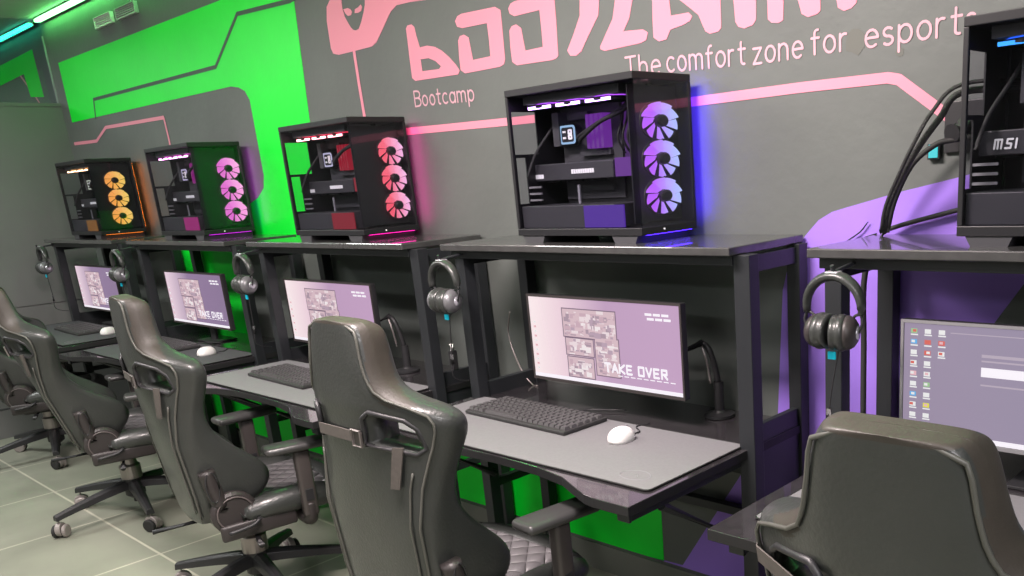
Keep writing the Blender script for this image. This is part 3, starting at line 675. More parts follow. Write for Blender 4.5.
# ------------------------------------------------------------------ gaming computers
PCW, PCD, PCH = 0.533, 0.256, 0.440
def make_pc(k, cA, cB, label, see=True, fan_s=5.0, glow=(1, 1, 1), gpow=1.0, shroud=None, brand=None, fy=0.19, fw=1.1, bar_s=14.0):
    """cA ring colour, cB blade/glow colour"""
    t = thing('gaming_computer', label, 'computer', (k * P + 0.3175, -0.300, HS), group='glass sided gaming computers on the shelves')
    nm = 'pc%d' % k
    w, d, h = PCW, PCD, PCH; z0 = 0.022
    for x in (0.03, w - 0.11):
        b = BM()
        prof = [(x, 0.0), (x + 0.08, 0.0), (x + 0.09, z0), (x - 0.012, z0)]
        vs0 = [b.verts.new((px, 0.004, pz)) for px, pz in prof]; vs1 = [b.verts.new((px, d - 0.004, pz)) for px, pz in prof]
        b.faces.new(vs0); b.faces.new(vs1[::-1])
        for i in range(4): b.faces.new((vs0[i], vs0[(i + 1) % 4], vs1[(i + 1) % 4], vs1[i]))
        obj('foot', fix(b), m_gpu, t)
    fr = 0.012
    b = BM()
    box(b, 0, w, 0, d, z0, z0 + 0.022); box(b, 0, w, 0, d, z0 + h - 0.020, z0 + h)
    for (x, y) in ((0, 0), (0, d - fr), (w - fr, d - fr)): box(b, x, x + fr, y, y + fr, z0 + 0.022, z0 + h - 0.020)
    obj('case_frame', b, m_case, t, bevel=0.002)
    # left end plate with openings one can see the wall through, and the solid back panel
    b = BM(); zl, zh = z0 + 0.022, z0 + h - 0.020
    for (y0, y1, za, zb) in ((fr, d - fr, zl, 0.120), (fr, 0.018, 0.120, 0.262), (0.058, d - fr, 0.120, 0.262), (fr, d - fr, 0.262, 0.272), (fr, 0.016, 0.272, 0.400), (0.116, d - fr, 0.272, 0.400), (fr, d - fr, 0.400, zh)):
        box(b, 0.002, 0.006, y0, y1, za, zb)
    obj('rear_plate', b, m_case, t)
    b = BM(); box(b, fr, w - 0.001, d - 0.008, d - 0.003, zl, zh); obj('back_panel', b, m_case, t)
    b = BM(); box(b, fr, w - 0.001, 0.002, 0.006, zl, zh); obj('side_glass', b, m_glass, t)
    b = BM(); box(b, w - 0.006, w - 0.002, 0.007, d - fr, zl, zh); obj('front_glass', b, m_glass2, t)
    ty = 0.165                                   # motherboard tray
    b = BM(); box(b, 0.075, w - 0.075, ty, ty + 0.004, 0.112, zh)
    obj('motherboard_tray', b, m_case, t)
    b = BM(); box(b, 0.08, 0.335, ty - 0.006, ty - 0.001, 0.125, zh - 0.03)
    box(b, 0.082, 0.110, ty - 0.05, ty - 0.0065, 0.29, 0.39); box(b, 0.13, 0.22, ty - 0.03, ty - 0.0065, 0.365, 0.385)
    box(b, 0.17, 0.30, ty - 0.022, ty - 0.0065, 0.255, 0.268); box(b, 0.12, 0.30, ty - 0.018, ty - 0.0065, 0.15, 0.165)
    mb = obj('motherboard', b, m_board, t)
    b = BM(); box(b, 0.012, w - 0.115, 0.016, ty - 0.002, zl, 0.112); obj('power_supply_shroud', b, m_gpu, t, bevel=0.002)
    if shroud:
        b = BM(); box(b, w - 0.235, w - 0.072, 0.009, 0.014, zl + 0.002, 0.110); obj('lit_shroud_panel', b, emis(nm + '_shroud', shroud, 0.6), t)
    for i in range(3):
        b = BM(); box(b, 0.004, 0.062, 0.06, 0.066, 0.126 + i * 0.020, 0.132 + i * 0.020); obj('slot_cover', b, m_grey, t)
    b = BM(); box(b, 0.218, 0.226, 0.07, 0.075, 0.114, 0.170); obj('card_support', b, m_silver, t)
    gz = 0.186
    b = BM(); box(b, 0.0, 0.350, 0.095, ty - 0.008, gz, gz + 0.052); g = obj('graphics_card', b, m_gpu, t, bevel=0.003)
    b = BM()
    for i in range(3): tube(b, [(0.06 + i * 0.10, 0.13, gz - 0.005), (0.06 + i * 0.10, 0.13, gz - 0.0005)], 0.030, 16)
    obj('card_fans', b, m_plastic, g)
    if not brand:
        b = BM()
        for i in range(10): box(b, 0.172 + i * 0.0100, 0.172 + i * 0.0100 + 0.0078, 0.0935, 0.0948, gz + 0.018, gz + 0.031)
        for i in range(4): box(b, 0.000 + i * 0.011, 0.000 + i * 0.011 + 0.009, 0.0935, 0.0948, gz + 0.008, gz + 0.021)
        obj('white_lettering', b, m_text, g)
    else:
        b = BM(); S = 0.021; x = 0.040
        strokes = {'m': [[(0, 0), (0.1, 0.7), (0.42, 0.7), (0.34, 0)], [(0.42, 0.7), (0.8, 0.7), (0.7, 0)]], 's': [[(0.78, 0.7), (0.26, 0.7), (0.20, 0.38), (0.64, 0.34), (0.56, 0), (0.02, 0)]], 'i': [[(0, 0), (0.1, 0.7)]]}
        for c, adv in (('m', 1.1), ('s', 1.08), ('i', 0.4)):
            for st in strokes[c]: ribbon(b, [(x + p[0] * S, gz + 0.014 + p[1] * 0.026) for p in st], 0.0042, 0.0935, 0.001)
            x += adv * S
        obj('white_lettering', b, m_text, g)
    b = BM(); box(b, w - 0.175, w - 0.092, 0.096, 0.12, gz + 0.002, gz + 0.056); obj('reservoir_block', b, emis(nm + '_res', tuple(c * 0.6 for c in cB), 0.7), t)
    if brand:
        b = BM(); box(b, 0.085, 0.33, ty - 0.0085, ty - 0.0062, 0.25, 0.40); obj('board_glow', b, emis(nm + '_cover', (0.02, 0.05, 0.5), 0.35), t)  # blue light on the motherboard, put in as a glowing plate
    # cpu pump with a little display
    cx, cz = 0.140, 0.322
    b = BM(); lathe(b, [(0.034, 0), (0.034, 0.03), (0.030, 0.034)], orient((cx, ty - 0.007, cz), (0, -1, 0)), 20); cp = obj('cooling_pump', fix(b), m_plastic, t)
    yd = ty - 0.042
    b = BM(); loop = rrect(cx - 0.034, cx + 0.034, cz - 0.028, cz + 0.028, 0.010); inn = rrect(cx - 0.028, cx + 0.028, cz - 0.022, cz + 0.022, 0.007)
    poly_slab(b, [loop, inn], yd, 0.002); obj('display_ring', fix(b), emis(nm + '_ring', tuple(0.4 * c + 0.6 * q for c, q in zip(cA, (0.4, 0.75, 0.9))), 1.3), cp)
    b = BM()
    for dz in (-0.006, 0.009): poly_slab(b, [rrect(cx + 0.002, cx + 0.020, cz + dz - 0.009, cz + dz + 0.007, 0.004), rrect(cx + 0.008, cx + 0.014, cz + dz - 0.003, cz + dz + 0.001, 0.001)], yd, 0.0015)
    for dz in (-0.012, 0.006): box(b, cx - 0.021, cx - 0.008, yd - 0.002, yd, cz + dz, cz + dz + 0.006)
    obj('display_digits', fix(b), m_text, cp)
    for i in range(2):
        b = BM(); tube(b, smoothp([(cx + 0.03 + i * 0.01, yd + 0.01, cz - 0.012 - i * 0.012), (cx + 0.08, yd - 0.02, cz - 0.005 - i * 0.01), (cx + 0.17, yd - 0.03, cz + 0.025), (cx + 0.24 + i * 0.015, yd - 0.02, cz + 0.05), (cx + 0.265 + i * 0.015, yd, zh - 0.045)]), 0.0065, 8); obj('coolant_tube', b, m_rubber, t, smooth=True)
    for i in range(4):
        b = BM(); box(b, 0.225 + i * 0.020, 0.236 + i * 0.020, ty - 0.045, ty - 0.0065, 0.275, 0.375); obj('memory_stick', b, emis(nm + '_mem', cB, 0.45), t)
    b = BM(); box(b, 0.345, w - 0.10, ty - 0.0055, ty - 0.001, 0.22, 0.40); obj('lit_side_panel', b, emis(nm + '_side', tuple(c * 0.5 for c in cB), 0.35), t)
    for i in range(3):
        b = BM(); tube(b, smoothp([(0.36 + i * 0.018, ty - 0.02, 0.255), (0.355 + i * 0.02, ty - 0.045, 0.30), (0.365 + i * 0.018, ty - 0.03, 0.35), (0.36 + i * 0.02, ty - 0.02, 0.385)]), 0.0035, 6); obj('power_cable', b, m_rubber, t, smooth=True)
    b = BM(); tube(b, smoothp([(0.015, 0.05, 0.20), (0.03, 0.08, 0.27), (0.055, 0.12, 0.33), (0.07, 0.15, 0.37)]), 0.005, 8); obj('power_cable', b, m_rubber, t, smooth=True)
    b = BM(); box(b, 0.045, w - 0.085, 0.035, ty - 0.01, zh - 0.026, zh - 0.002); obj('radiator', b, m_board, t)
    for i in range(3):
        fx = 0.105 + i * 0.125
        f = BM(); lathe(f, [(0.055, 0.0), (0.058, 0.002), (0.058, 0.010), (0.050, 0.012), (0.050, 0.0), (0.055, 0.0)], Matrix.Translation((fx, 0.10, zh - 0.040)), 24)
        ff = obj('top_fan', fix(f), m_plastic, t, smooth=False)
        g2 = BM(); box(g2, fx - 0.050, fx + 0.048, 0.044, 0.049, zh - 0.041, zh - 0.033); obj('light_bar', g2, emis(nm + '_bar', (0.03, 0.30, 1.0) if brand else tuple(0.72 * c + 0.28 for c in cB), bar_s), ff)
        g2 = BM(); lathe(g2, [(0.049, 0.0), (0.049, 0.003), (0.020, 0.003), (0.020, 0.0), (0.049, 0.0)], Matrix.Translation((fx, 0.10, zh - 0.037)), 24); obj('lit_blades', fix(g2), emis(nm + '_topfan', cB, 14.0), ff)
    # the three upright fans behind the front glass
    for i in range(3):
        fz = (1.633, 1.529, 1.424)[i] - HS
        Mf = Matrix.Translation((w - 0.032, fy, fz)) @ Matrix.Diagonal((1, fw, 1, 1))
        f = BM()
        n9 = 9
        for q in range(n9):
            a0 = q * 2 * PI / n9
            inner_, outer_ = [], []
            for u in range(7):
                aa = a0 + u / 6 * (2 * PI / n9 - 0.075)
                inner_.append((0.018, aa - 0.10, 0.006 - 0.006 * u / 6)); outer_.append((0.0515, aa + 0.18, 0.010 - 0.012 * u / 6))
            P_ = [Mf @ Vector((xx, rr * math.cos(aa), rr * math.sin(aa))) for rr, aa, xx in inner_ + outer_[::-1]]
            v_ = [f.verts.new(p) for p in P_]
            for u in range(6): f.faces.new((v_[u], v_[u + 1], v_[12 - u], v_[13 - u]))
        ff = obj('front_fan', f, blade_mat(nm, cA, cB, fan_s, fy, fw), t)
        f = BM(); lathe(f, [(0.017, 0.0), (0.017, 0.012), (0.012, 0.018), (0.0, 0.0185)], Mf @ orient((0.002, 0, 0), (1, 0, 0)), 20); obj('fan_hub', fix(f), m_plastic, ff, smooth=False)
        f = BM(); tube(f, [Mf @ Vector((0.0, 0.054 * math.cos(a * PI / 16), 0.0535 * math.sin(a * PI / 16))) for a in range(32)], 0.0028, 6, closed=True); obj('fan_frame', f, m_plastic, ff, smooth=True)
    b = BM(); box(b, w - 0.052, w - 0.048, 0.03, d - 0.012, zl + 0.01, zh - 0.01); obj('fan_bracket', b, m_pcb, t)
    b = BM(); tube(b, [(w + 0.0, 0.10, z0 + 0.012), (w + 0.0025, 0.10, z0 + 0.012)], 0.003, 8); obj('power_button', b, m_text, t)
    # unseen glowing strips, added to throw the fans' colour on wall and shelf
    b = BM(); box(b, w - 0.018, w - 0.004, d + 0.0002, d + 0.0010, zl + 0.01, zh - 0.01)
    b2 = BM(); box(b2, w - 0.035, w - 0.004, 0.03, d - 0.02, z0 - 0.0012, z0 - 0.0002); obj('added_under_glow', b2, emis(nm + '_under', glow, gpow * 0.28), t)  # added under the case to tint the shelf beside it
    obj('added_rear_glow', b, emis(nm + '_rear', glow, gpow), t)
    return t
def blade_mat(nm, cA, cB, s, fy, fw):
    """translucent lit blades, one colour low on the near side and another toward the wall"""
    key = nm + '_blade'
    if key in MATS: return MATS[key]
    m = D.materials.new(key); m.use_nodes = True; nt = m.node_tree; b = nt.nodes['Principled BSDF']
    b.inputs['Base Color'].default_value = (0.4, 0.4, 0.45, 1)
    tc = nt.nodes.new('ShaderNodeTexCoord'); sx = nt.nodes.new('ShaderNodeSeparateXYZ'); nt.links.new(tc.outputs['Object'], sx.inputs[0])
    mr = nt.nodes.new('ShaderNodeMapRange'); mr.inputs['From Min'].default_value = fy - 0.025 * fw; mr.inputs['From Max'].default_value = fy + 0.045 * fw
    nt.links.new(sx.outputs['Y'], mr.inputs['Value'])
    rp = nt.nodes.new('ShaderNodeValToRGB'); rp.color_ramp.elements[0].color = (*cB, 1); rp.color_ramp.elements[1].color = (*cA, 1)
    nt.links.new(mr.outputs[0], rp.inputs['Fac']); nt.links.new(rp.outputs[0], b.inputs['Emission Color']); b.inputs['Emission Strength'].default_value = s
    MATS[key] = m
    return m
m_board = mat('lit_circuit_board', (0.06, 0.06, 0.065), 0.5)
make_pc(0, (0.42, 0.52, 1.0), (0.48, 0.08, 0.95), 'computer with three violet-blue fans above the TAKE OVER monitor', fan_s=1.7, glow=(0.06, 0.015, 1.0), gpow=45, shroud=(0.20, 0.05, 0.80), fy=0.142, fw=1.55)
make_pc(-1, (1.0, 0.42, 0.72), (1.0, 0.03, 0.08), 'computer with three red and pink fans, beside the green wall band', fan_s=1.4, glow=(0.85, 0.01, 0.35), gpow=22, shroud=(0.60, 0.02, 0.05))
make_pc(-2, (1.0, 0.30, 0.70), (0.75, 0.04, 0.55), 'computer with three magenta fans, second from the left', fan_s=1.6, glow=(0.50, 0.01, 0.60), gpow=18, shroud=(0.75, 0.02, 0.35))
make_pc(-3, (1.0, 0.62, 0.05), (1.0, 0.36, 0.01), 'computer with three orange fans, farthest left', fan_s=1.4, glow=(1.0, 0.22, 0.02), gpow=14, shroud=(0.50, 0.20, 0.03), fy=0.15)
make_pc(1, (0.4, 0.6, 1.0), (0.02, 0.12, 1.0), 'computer with blue light cut off by the right edge of the photo', glow=(0.02, 0.1, 1.0), gpow=6, brand=True, bar_s=3.0)

# ------------------------------------------------------------------ gaming chair
def lerp_tab(tab, z):
    if z <= tab[0][0]: return tab[0][1]
    for (a, va), (b_, vb) in zip(tab, tab[1:]):
        if z <= b_:
            t = (z - a) / (b_ - a); return va + (vb - va) * t
    return tab[-1][1]
def add_caps_sub(bm, m):
    pass
def evaluated_mesh(o):
    dg = bpy.context.evaluated_depsgraph_get(); dg.update()
    return D.meshes.new_from_object(o.evaluated_get(dg))
def rounded_box_bm(x0, x1, y0, y1, z0, z1, r, seg=4):
    b = BM(); box(b, x0, x1, y0, y1, z0, z1)
    bmesh.ops.bevel(b, geom=list(b.edges), offset=r, segments=seg, affect='EDGES', profile=0.5)
    return b
YB = [(0.38, -0.205), (0.45, -0.212), (0.60, -0.225), (0.75, -0.240), (0.90, -0.257), (1.00, -0.262), (1.21, -0.248)]
HW = [(0.38, 0.175), (0.42, 0.205), (0.50, 0.225), (0.60, 0.230), (0.70, 0.235), (0.80, 0.245), (0.88, 0.268), (0.94, 0.288), (0.968, 0.288), (0.985, 0.270), (1.00, 0.235), (1.015, 0.190), (1.035, 0.155), (1.07, 0.136), (1.12, 0.124), (1.17, 0.116), (1.19, 0.106), (1.205, 0.080)]
DP = [(0.38, 0.11), (0.42, 0.18), (0.47, 0.265), (0.53, 0.285), (0.59, 0.250), (0.66, 0.180), (0.73, 0.120), (0.79, 0.100), (0.86, 0.100), (0.93, 0.105), (0.97, 0.100), (1.01, 0.100), (1.05, 0.098), (1.12, 0.098), (1.18, 0.090), (1.205, 0.05)]
CU = [(0.38, 0.08), (0.55, 0.095), (0.75, 0.085), (0.90, 0.080), (1.0, 0.08), (1.12, 0.08), (1.205, 0.04)]
WR = [(0.38, 0.05), (0.70, 0.10), (0.82, 0.35), (0.90, 0.50), (0.99, 0.50), (1.05, 0.25), (1.10, 0.10), (1.205, 0.08)]
def wrap(x, z):
    """how far the shell curves forward at the sides"""
    return max(0.0, abs(x) - 0.10) * lerp_tab(WR, z)
def make_back(parent):
    b = BM(); rings = []
    zs = [0.385, 0.40, 0.44, 0.49, 0.54, 0.59, 0.65, 0.71, 0.77, 0.83, 0.88, 0.92, 0.95, 0.975, 0.995, 1.015, 1.04, 1.07, 1.11, 1.15, 1.18, 1.195, 1.203]
    for z in zs:
        y = lerp_tab(YB, z); w = lerp_tab(HW, z); dp = lerp_tab(DP, z); c = lerp_tab(CU, z)
        half = [(0, 0), (0.42 * w, 0.0), (0.80 * w, 0.003), (0.93 * w, 0.012), (0.995 * w, 0.040), (1.0 * w, 0.5 * dp), (0.985 * w, 0.86 * dp), (0.90 * w, 1.0 * dp), (0.78 * w, 0.93 * dp), (0.66 * w, max(c, 0.62 * dp)), (0.45 * w, c), (0, c)]
        pts = half + [(-x, yy) for x, yy in reversed(half[1:-1])]
        rings.append([b.verts.new((x, y + yy + wrap(x, z), z)) for x, yy in pts])
    n = len(rings[0])
    for i in range(len(rings) - 1):
        for k in range(n): b.faces.new((rings[i][k], rings[i][(k + 1) % n], rings[i + 1][(k + 1) % n], rings[i + 1][k]))
    def cap(r, flip):
        h = n // 2
        for k in range(h):
            q = (r[k], r[k + 1], r[(n - k - 1) % n], r[(n - k) % n])
            q = list(dict.fromkeys(q))
            if len(q) >= 3: b.faces.new(q if flip else q[::-1])
    cap(rings[0], True); cap(rings[-1], False)
    fix(b)
    o = obj('backrest', b, m_leather, None, smooth=True, sub=2)
    cuts = []
    for s in (-1, 1):
        cb = BM()
        # slanted pass-through opening for the belt
        prof = [(0.105, 0.912), (0.215, 0.888), (0.232, 0.900), (0.220, 0.945), (0.198, 0.966), (0.120, 0.986), (0.105, 0.972)]
        v0 = [cb.verts.new((s * x, -0.5, z)) for x, z in prof]; v1 = [cb.verts.new((s * x, 0.2, z)) for x, z in prof]
        cb.faces.new(v0); cb.faces.new(v1[::-1])
        for i in range(len(prof)): cb.faces.new((v0[i], v0[(i + 1) % 7], v1[(i + 1) % 7], v1[i]))
        fix(cb); co = obj('cutter', cb, m_leather); cuts.append(co)
        mo = o.modifiers.new('cut', 'BOOLEAN'); mo.operation = 'DIFFERENCE'; mo.solver = 'EXACT'; mo.object = co
    me = evaluated_mesh(o)
    for co in cuts: D.objects.remove(co)
    o.modifiers.clear(); old = o.data; o.data = me; D.meshes.remove(old)
    me.name = 'backrest'
    # the headrest front/side band is the browner stitched leather
    me.materials.clear(); me.materials.append(m_leather); me.materials.append(m_leather2)
    for p in me.polygons:
        p.use_smooth = True
        cz = p.center.z; y = p.center.y - lerp_tab(YB, cz); w = lerp_tab(HW, cz)
        if cz > 1.0 and 0.020 < y < 0.085 and abs(p.normal.x) > 0.45: p.material_index = 1
        if cz > 1.195: p.material_index = 1
    o.parent = parent
    # trims round the openings
    for s in (-1, 1):
        tb = BM(); prof = [(0.101, 0.908), (0.216, 0.884), (0.236, 0.898), (0.224, 0.947), (0.200, 0.970), (0.119, 0.990), (0.101, 0.975)]
        pts = []
        for i in range(7):
            a, c = prof[i], prof[(i + 1) % 7]
            for q in range(3): pts.append((a[0] + (c[0] - a[0]) * q / 3, a[1] + (c[1] - a[1]) * q / 3))
        tube(tb, [(s * x, lerp_tab(YB, z) + wrap(x, z) + 0.003 + max(0, x - 0.2) * 0.25, z) for x, z in pts], 0.0065, 8, closed=True)
        obj('belt_opening_trim', tb, m_plastic, o, smooth=True)
    # piping along both sides and over the headrest
    pb = BM(); L = []
    for z in [0.42 + 0.02 * i for i in range(39)]:
        w = lerp_tab(HW, z); L.append((0.915 * w, lerp_tab(YB, z) + 0.008 + wrap(0.915 * w, z), z))
    path = L + [(0.06, lerp_tab(YB, 1.196) + 0.006, 1.197), (0, lerp_tab(YB, 1.196) + 0.005, 1.198), (-0.06, lerp_tab(YB, 1.196) + 0.006, 1.197)] + [(-x, y, z) for x, y, z in reversed(L)]
    tube(pb, path, 0.0038, 6); obj('piping', pb, m_trim, o, smooth=True)
    for s in (-1, 1):
        pb = BM(); tube(pb, [(s * 0.80 * lerp_tab(HW, z), lerp_tab(YB, z) + 0.002 + wrap(0.80 * lerp_tab(HW, z), z), z) for z in [0.44 + 0.02 * i for i in range(21)]], 0.0030, 6)
        obj('back_seam', pb, m_trim, o, smooth=True)
    return o
def make_chair(label, loc, rz):
    t = thing('gaming_chair', label, 'chair', loc, rz, group='black leather gaming chairs')
    bk = make_back(t)
    # lumbar strap
    b = BM()
    def yb(x, z): return lerp_tab(YB, z) + wrap(x, z) - 0.004
    pts = [(-0.275, 0.020), (-0.26, 0.0), (-0.22, 0), (-0.18, 0), (-0.14, 0), (-0.10, 0), (-0.07, 0), (0.0, 0), (0.07, 0), (0.10, 0)]
    for (x0, e0), (x1, e1) in zip(pts, pts[1:]):
        za, zb = 0.925, 0.925
        y0_, y1_ = yb(x0, za) + e0, yb(x1, zb) + e1
        vs = [b.verts.new(p) for p in ((x0, y0_, za - 0.014), (x1, y1_, zb - 0.014), (x1, y1_, zb + 0.014), (x0, y0_, za + 0.014), (x0, y0_ + 0.003, za - 0.014), (x1, y1_ + 0.003, zb - 0.014), (x1, y1_ + 0.003, zb + 0.014), (x0, y0_ + 0.003, za + 0.014))]
        for f in ((0, 1, 2, 3), (7, 6, 5, 4), (0, 4, 5, 1), (3, 2, 6, 7)): b.faces.new([vs[i] for i in f])
    obj('strap', fix(b), m_strap, t)
    b = BM(); loop = [(0.062, -0.020), (0.098, -0.020), (0.098, 0.020), (0.062, 0.020)]
    tube(b, [(x, lerp_tab(YB, 0.925) - 0.008, 0.925 + z) for x, z in loop], 0.0035, 6, closed=True); obj('buckle', b, m_steel, t)
    b = BM(); M_ = Matrix.Translation((0.215, -0.226, 0.0))
    vs = [b.verts.new(p) for p in [(x, lerp_tab(YB, z) + wrap(x, z) - 0.006, z) for x, z in ((0.170, 0.905), (0.196, 0.905), (0.176, 0.80), (0.150, 0.80))]]
    f = b.faces.new(vs); r = bmesh.ops.extrude_face_region(b, geom=[f]); bmesh.ops.translate(b, verts=[v for v in r['geom'] if isinstance(v, bmesh.types.BMVert)], vec=(0, -0.003, 0))
    obj('loose_strap_end', fix(b), m_strap, t)
    # seat
    b = rounded_box_bm(-0.185, 0.185, -0.125, 0.27, 0.375, 0.452, 0.028); o = obj('seat_cushion', b, m_quilt, t, smooth=True)
    for s in (-1, 1):
        b = BM(); pts = [(s * 0.235, -0.08, 0.41), (s * 0.245, 0.02, 0.425), (s * 0.245, 0.12, 0.425), (s * 0.235, 0.22, 0.41), (s * 0.21, 0.285, 0.395)]
        tube(b, smoothp(pts), [0.036 + 0.012 * math.sin(PI * i / 24) for i in range(25)], 14); obj('seat_bolster', b, m_leather, t, smooth=True)
    b = BM(); tube(b, smoothp([(-0.21, 0.255, 0.40), (-0.10, 0.285, 0.405), (0, 0.292, 0.405), (0.10, 0.285, 0.405), (0.21, 0.255, 0.40)]), 0.052, 14); obj('seat_front_roll', b, m_leather, t, smooth=True)
    # recliner covers
    for s in (-1, 1):
        b = BM(); M_ = Matrix.Translation((s * 0.236, -0.035, 0.44))
        lathe(b, [(0.078, 0.0), (0.078, 0.018), (0.068, 0.028), (0.0, 0.029)], orient((s * 0.232, -0.10, 0.432), (s, 0, 0)), 28)
        rc = obj('recliner_cover', fix(b), m_plastic2, t, smooth=False, bevel=0.002)
        b = BM(); tube(b, smoothp([(s * 0.240, -0.135, 0.455), (s * 0.240, -0.150, 0.53), (s * 0.240, -0.162, 0.60)]), [0.027] * 13, 14)
        o = obj('hinge_arm_cover', b, m_plastic2, rc, smooth=True)
        b = BM(); tube(b, [(s * 0.264, -0.155 + 0.020 * math.cos(a), 0.545 + 0.055 * math.sin(a)) for a in [q * PI / 10 for q in range(20)]], 0.003, 6, closed=True); obj('cover_rim', b, m_plastic, rc, smooth=True)
        b = BM(); tube(b, [(s * 0.2632, -0.10 + 0.060 * math.cos(a), 0.432 + 0.060 * math.sin(a)) for a in [q * PI / 12 for q in range(24)]], 0.0028, 6, closed=True); obj('disc_rim', b, m_rim, rc, smooth=True)
        b = rounded_box_bm(s * 0.262 - 0.012, s * 0.262 + 0.012, -0.16, 0.10, 0.338, 0.398, 0.01, 2); obj('hinge_skirt', b, m_plastic2, rc, smooth=True)
    b = BM(); tube(b, smoothp([(0.285, -0.03, 0.40), (0.295, -0.06, 0.385), (0.295, -0.14, 0.375)]), 0.008, 8); obj('recline_lever', b, m_plastic, t, smooth=True)
    # armrests
    AY, AZ = 0.135, 0.022
    for s in (-1, 1):
        b = BM(); tube(b, smoothp([(s * 0.12, AY, 0.350), (s * 0.20, AY, 0.345), (s * 0.29, AY, 0.348), (s * 0.316, AY, 0.375), (s * 0.318, AY, 0.42)]), 0.024, 12); am = obj('armrest', b, m_plastic2, t, smooth=True)
        b = rounded_box_bm(s * 0.318 - 0.021, s * 0.318 + 0.021, AY - 0.027, AY + 0.027, 0.37, 0.60 + AZ, 0.012, 3); obj('arm_post', b, m_armpost, am, smooth=True)
        b = BM(); box(b, s * 0.318 - 0.0235, s * 0.318 + 0.0235, AY - 0.014, AY + 0.014, 0.43, 0.475); obj('height_button', b, m_plastic, am, bevel=0.002)
        b = rounded_box_bm(-0.050, 0.050, -0.120, 0.120, 0.0, 0.030, 0.0145, 3)
        for v in b.verts: v.co.x *= 1 - 0.9 * abs(v.co.y) ** 2 * 6
        obj('arm_pad', b, m_armpad, am, smooth=True, loc=(s * 0.315, AY, 0.600 + AZ), rot=(0, 0, s * -0.12))
    # mechanism, gas lift, star base with casters
    b = rounded_box_bm(-0.12, 0.12, -0.12, 0.14, 0.300, 0.372, 0.012, 2); obj('tilt_mechanism', b, m_plastic2, t, smooth=True)
    b = BM(); tube(b, [(0.10, -0.02, 0.33), (0.30, -0.05, 0.318)], 0.006, 8); tube(b, [(0.27, -0.046, 0.319), (0.33, -0.054, 0.317)], 0.011, 8); obj('tilt_lever', b, m_plastic, t, smooth=True)
    b = BM(); tube(b, [(-0.07, -0.10, 0.33), (-0.16, -0.30, 0.305)], 0.010, 8); obj('tension_handle', b, m_plastic, t, smooth=True)
    b = BM(); lathe(b, [(0.047, 0.18), (0.047, 0.245), (0.036, 0.255), (0.036, 0.31)], n=24); obj('gas_lift_cover', fix(b), m_steel, t, smooth=False, bevel=0.002)
    b = BM(); lathe(b, [(0.016, 0.055), (0.016, 0.075), (0.026, 0.08), (0.045, 0.095), (0.045, 0.18)], n=24); obj('base_hub', fix(b), m_plastic, t, smooth=False, bevel=0.002)
    for q in range(5):
        a = math.radians(base_angle[0] + 72 * q); ca, sa = math.cos(a), math.sin(a)
        sec = []
        b = BM(); prev = None
        for i in range(8):
            u = i / 7; r = 0.03 + u * 0.345; zz = 0.150 - 0.055 * u ** 1.3; hw = 0.032 - 0.014 * u; hh = 0.026 - 0.010 * u
            ring = [b.verts.new((r * ca - s_ * hw * sa, r * sa + s_ * hw * ca, zz + t_ * hh)) for s_, t_ in ((-1, -0.7), (1, -0.7), (0.8, 0.6), (0.35, 1.0), (-0.35, 1.0), (-0.8, 0.6))]
            if prev:
                for k2 in range(6): b.faces.new((prev[k2], prev[(k2 + 1) % 6], ring[(k2 + 1) % 6], ring[k2]))
            else: b.faces.new(ring[::-1])
            prev = ring
        b.faces.new(prev); obj('base_leg', fix(b), m_plastic, t, smooth=False, bevel=0.002)
        cx, cy = 0.362 * ca, 0.362 * sa
        b = BM(); tube(b, [(cx, cy, 0.055), (cx, cy, 0.10)], 0.008, 8)
        ax = Vector((-math.sin(a + 0.7), math.cos(a + 0.7), 0))
        hood = [(0.031, -0.012), (0.033, -0.010), (0.033, 0.010), (0.031, 0.012)]
        lathe(b, [(0.0, -0.013)] + hood + [(0.0, 0.013)], orient((cx, cy, 0.040), ax), 18); cs = obj('caster', fix(b), m_caster, t, smooth=False)
        for s in (-1, 1):
            b = BM(); lathe(b, [(0.0, -0.009), (0.026, -0.009), (0.031, -0.005), (0.031, 0.005), (0.026, 0.009), (0.0, 0.009)], orient(Vector((cx, cy, 0.031)) + ax * s * 0.0225, ax), 18); obj('wheel', fix(b), m_caster if s > 0 else m_rubber, cs, smooth=False)
    return t
m_armpost = mat('arm_post_plastic', (0.055, 0.048, 0.046), 0.32)
m_armpad = mat('arm_pad_foam', (0.045, 0.045, 0.045), 0.30)
base_angle = [20]
m_rim = mat('rim_plastic', (0.12, 0.10, 0.10), 0.35)
CHAIRS = [
    ('large black leather gaming chair in the centre foreground', (0.58, -0.895, 0), 0.0, 0.0),
    ('black gaming chair in the right foreground, seen from behind its headrest', (2.07, -0.90, 0), 0.0, 0.16),
    ('black gaming chair with its whole side lit, left of the large centre chair', (-0.73, -0.89, 0), -0.15, 0.04),
    ('black gaming chair second from the left, its headrest cut by the photo edge', (-2.20, -0.82, 0), -0.20, 0.20),
    ('black gaming chair farthest left, half hidden behind the next chair', (-3.80, -0.72, 0), -0.30, 0.20),
]
base_angle[0] = 73
proto = None
for lb, loc, rz, tilt in CHAIRS:
    if proto is None:
        proto = make_chair(lb, loc, rz); c = proto
    else:
        c = copy_tree(proto); c.location = loc; c.rotation_euler = (0, 0, rz); c['label'] = lb
        for ch in c.children:      # recline the back about its hinge
            if ch.name.split('.')[0] in ('backrest', 'strap', 'buckle', 'loose_strap_end'):
                h = Vector((0, -0.16, 0.44))
                ch.matrix_basis = Matrix.Translation(h) @ Matrix.Rotation(tilt, 4, 'X') @ Matrix.Translation(-h) @ ch.matrix_basis

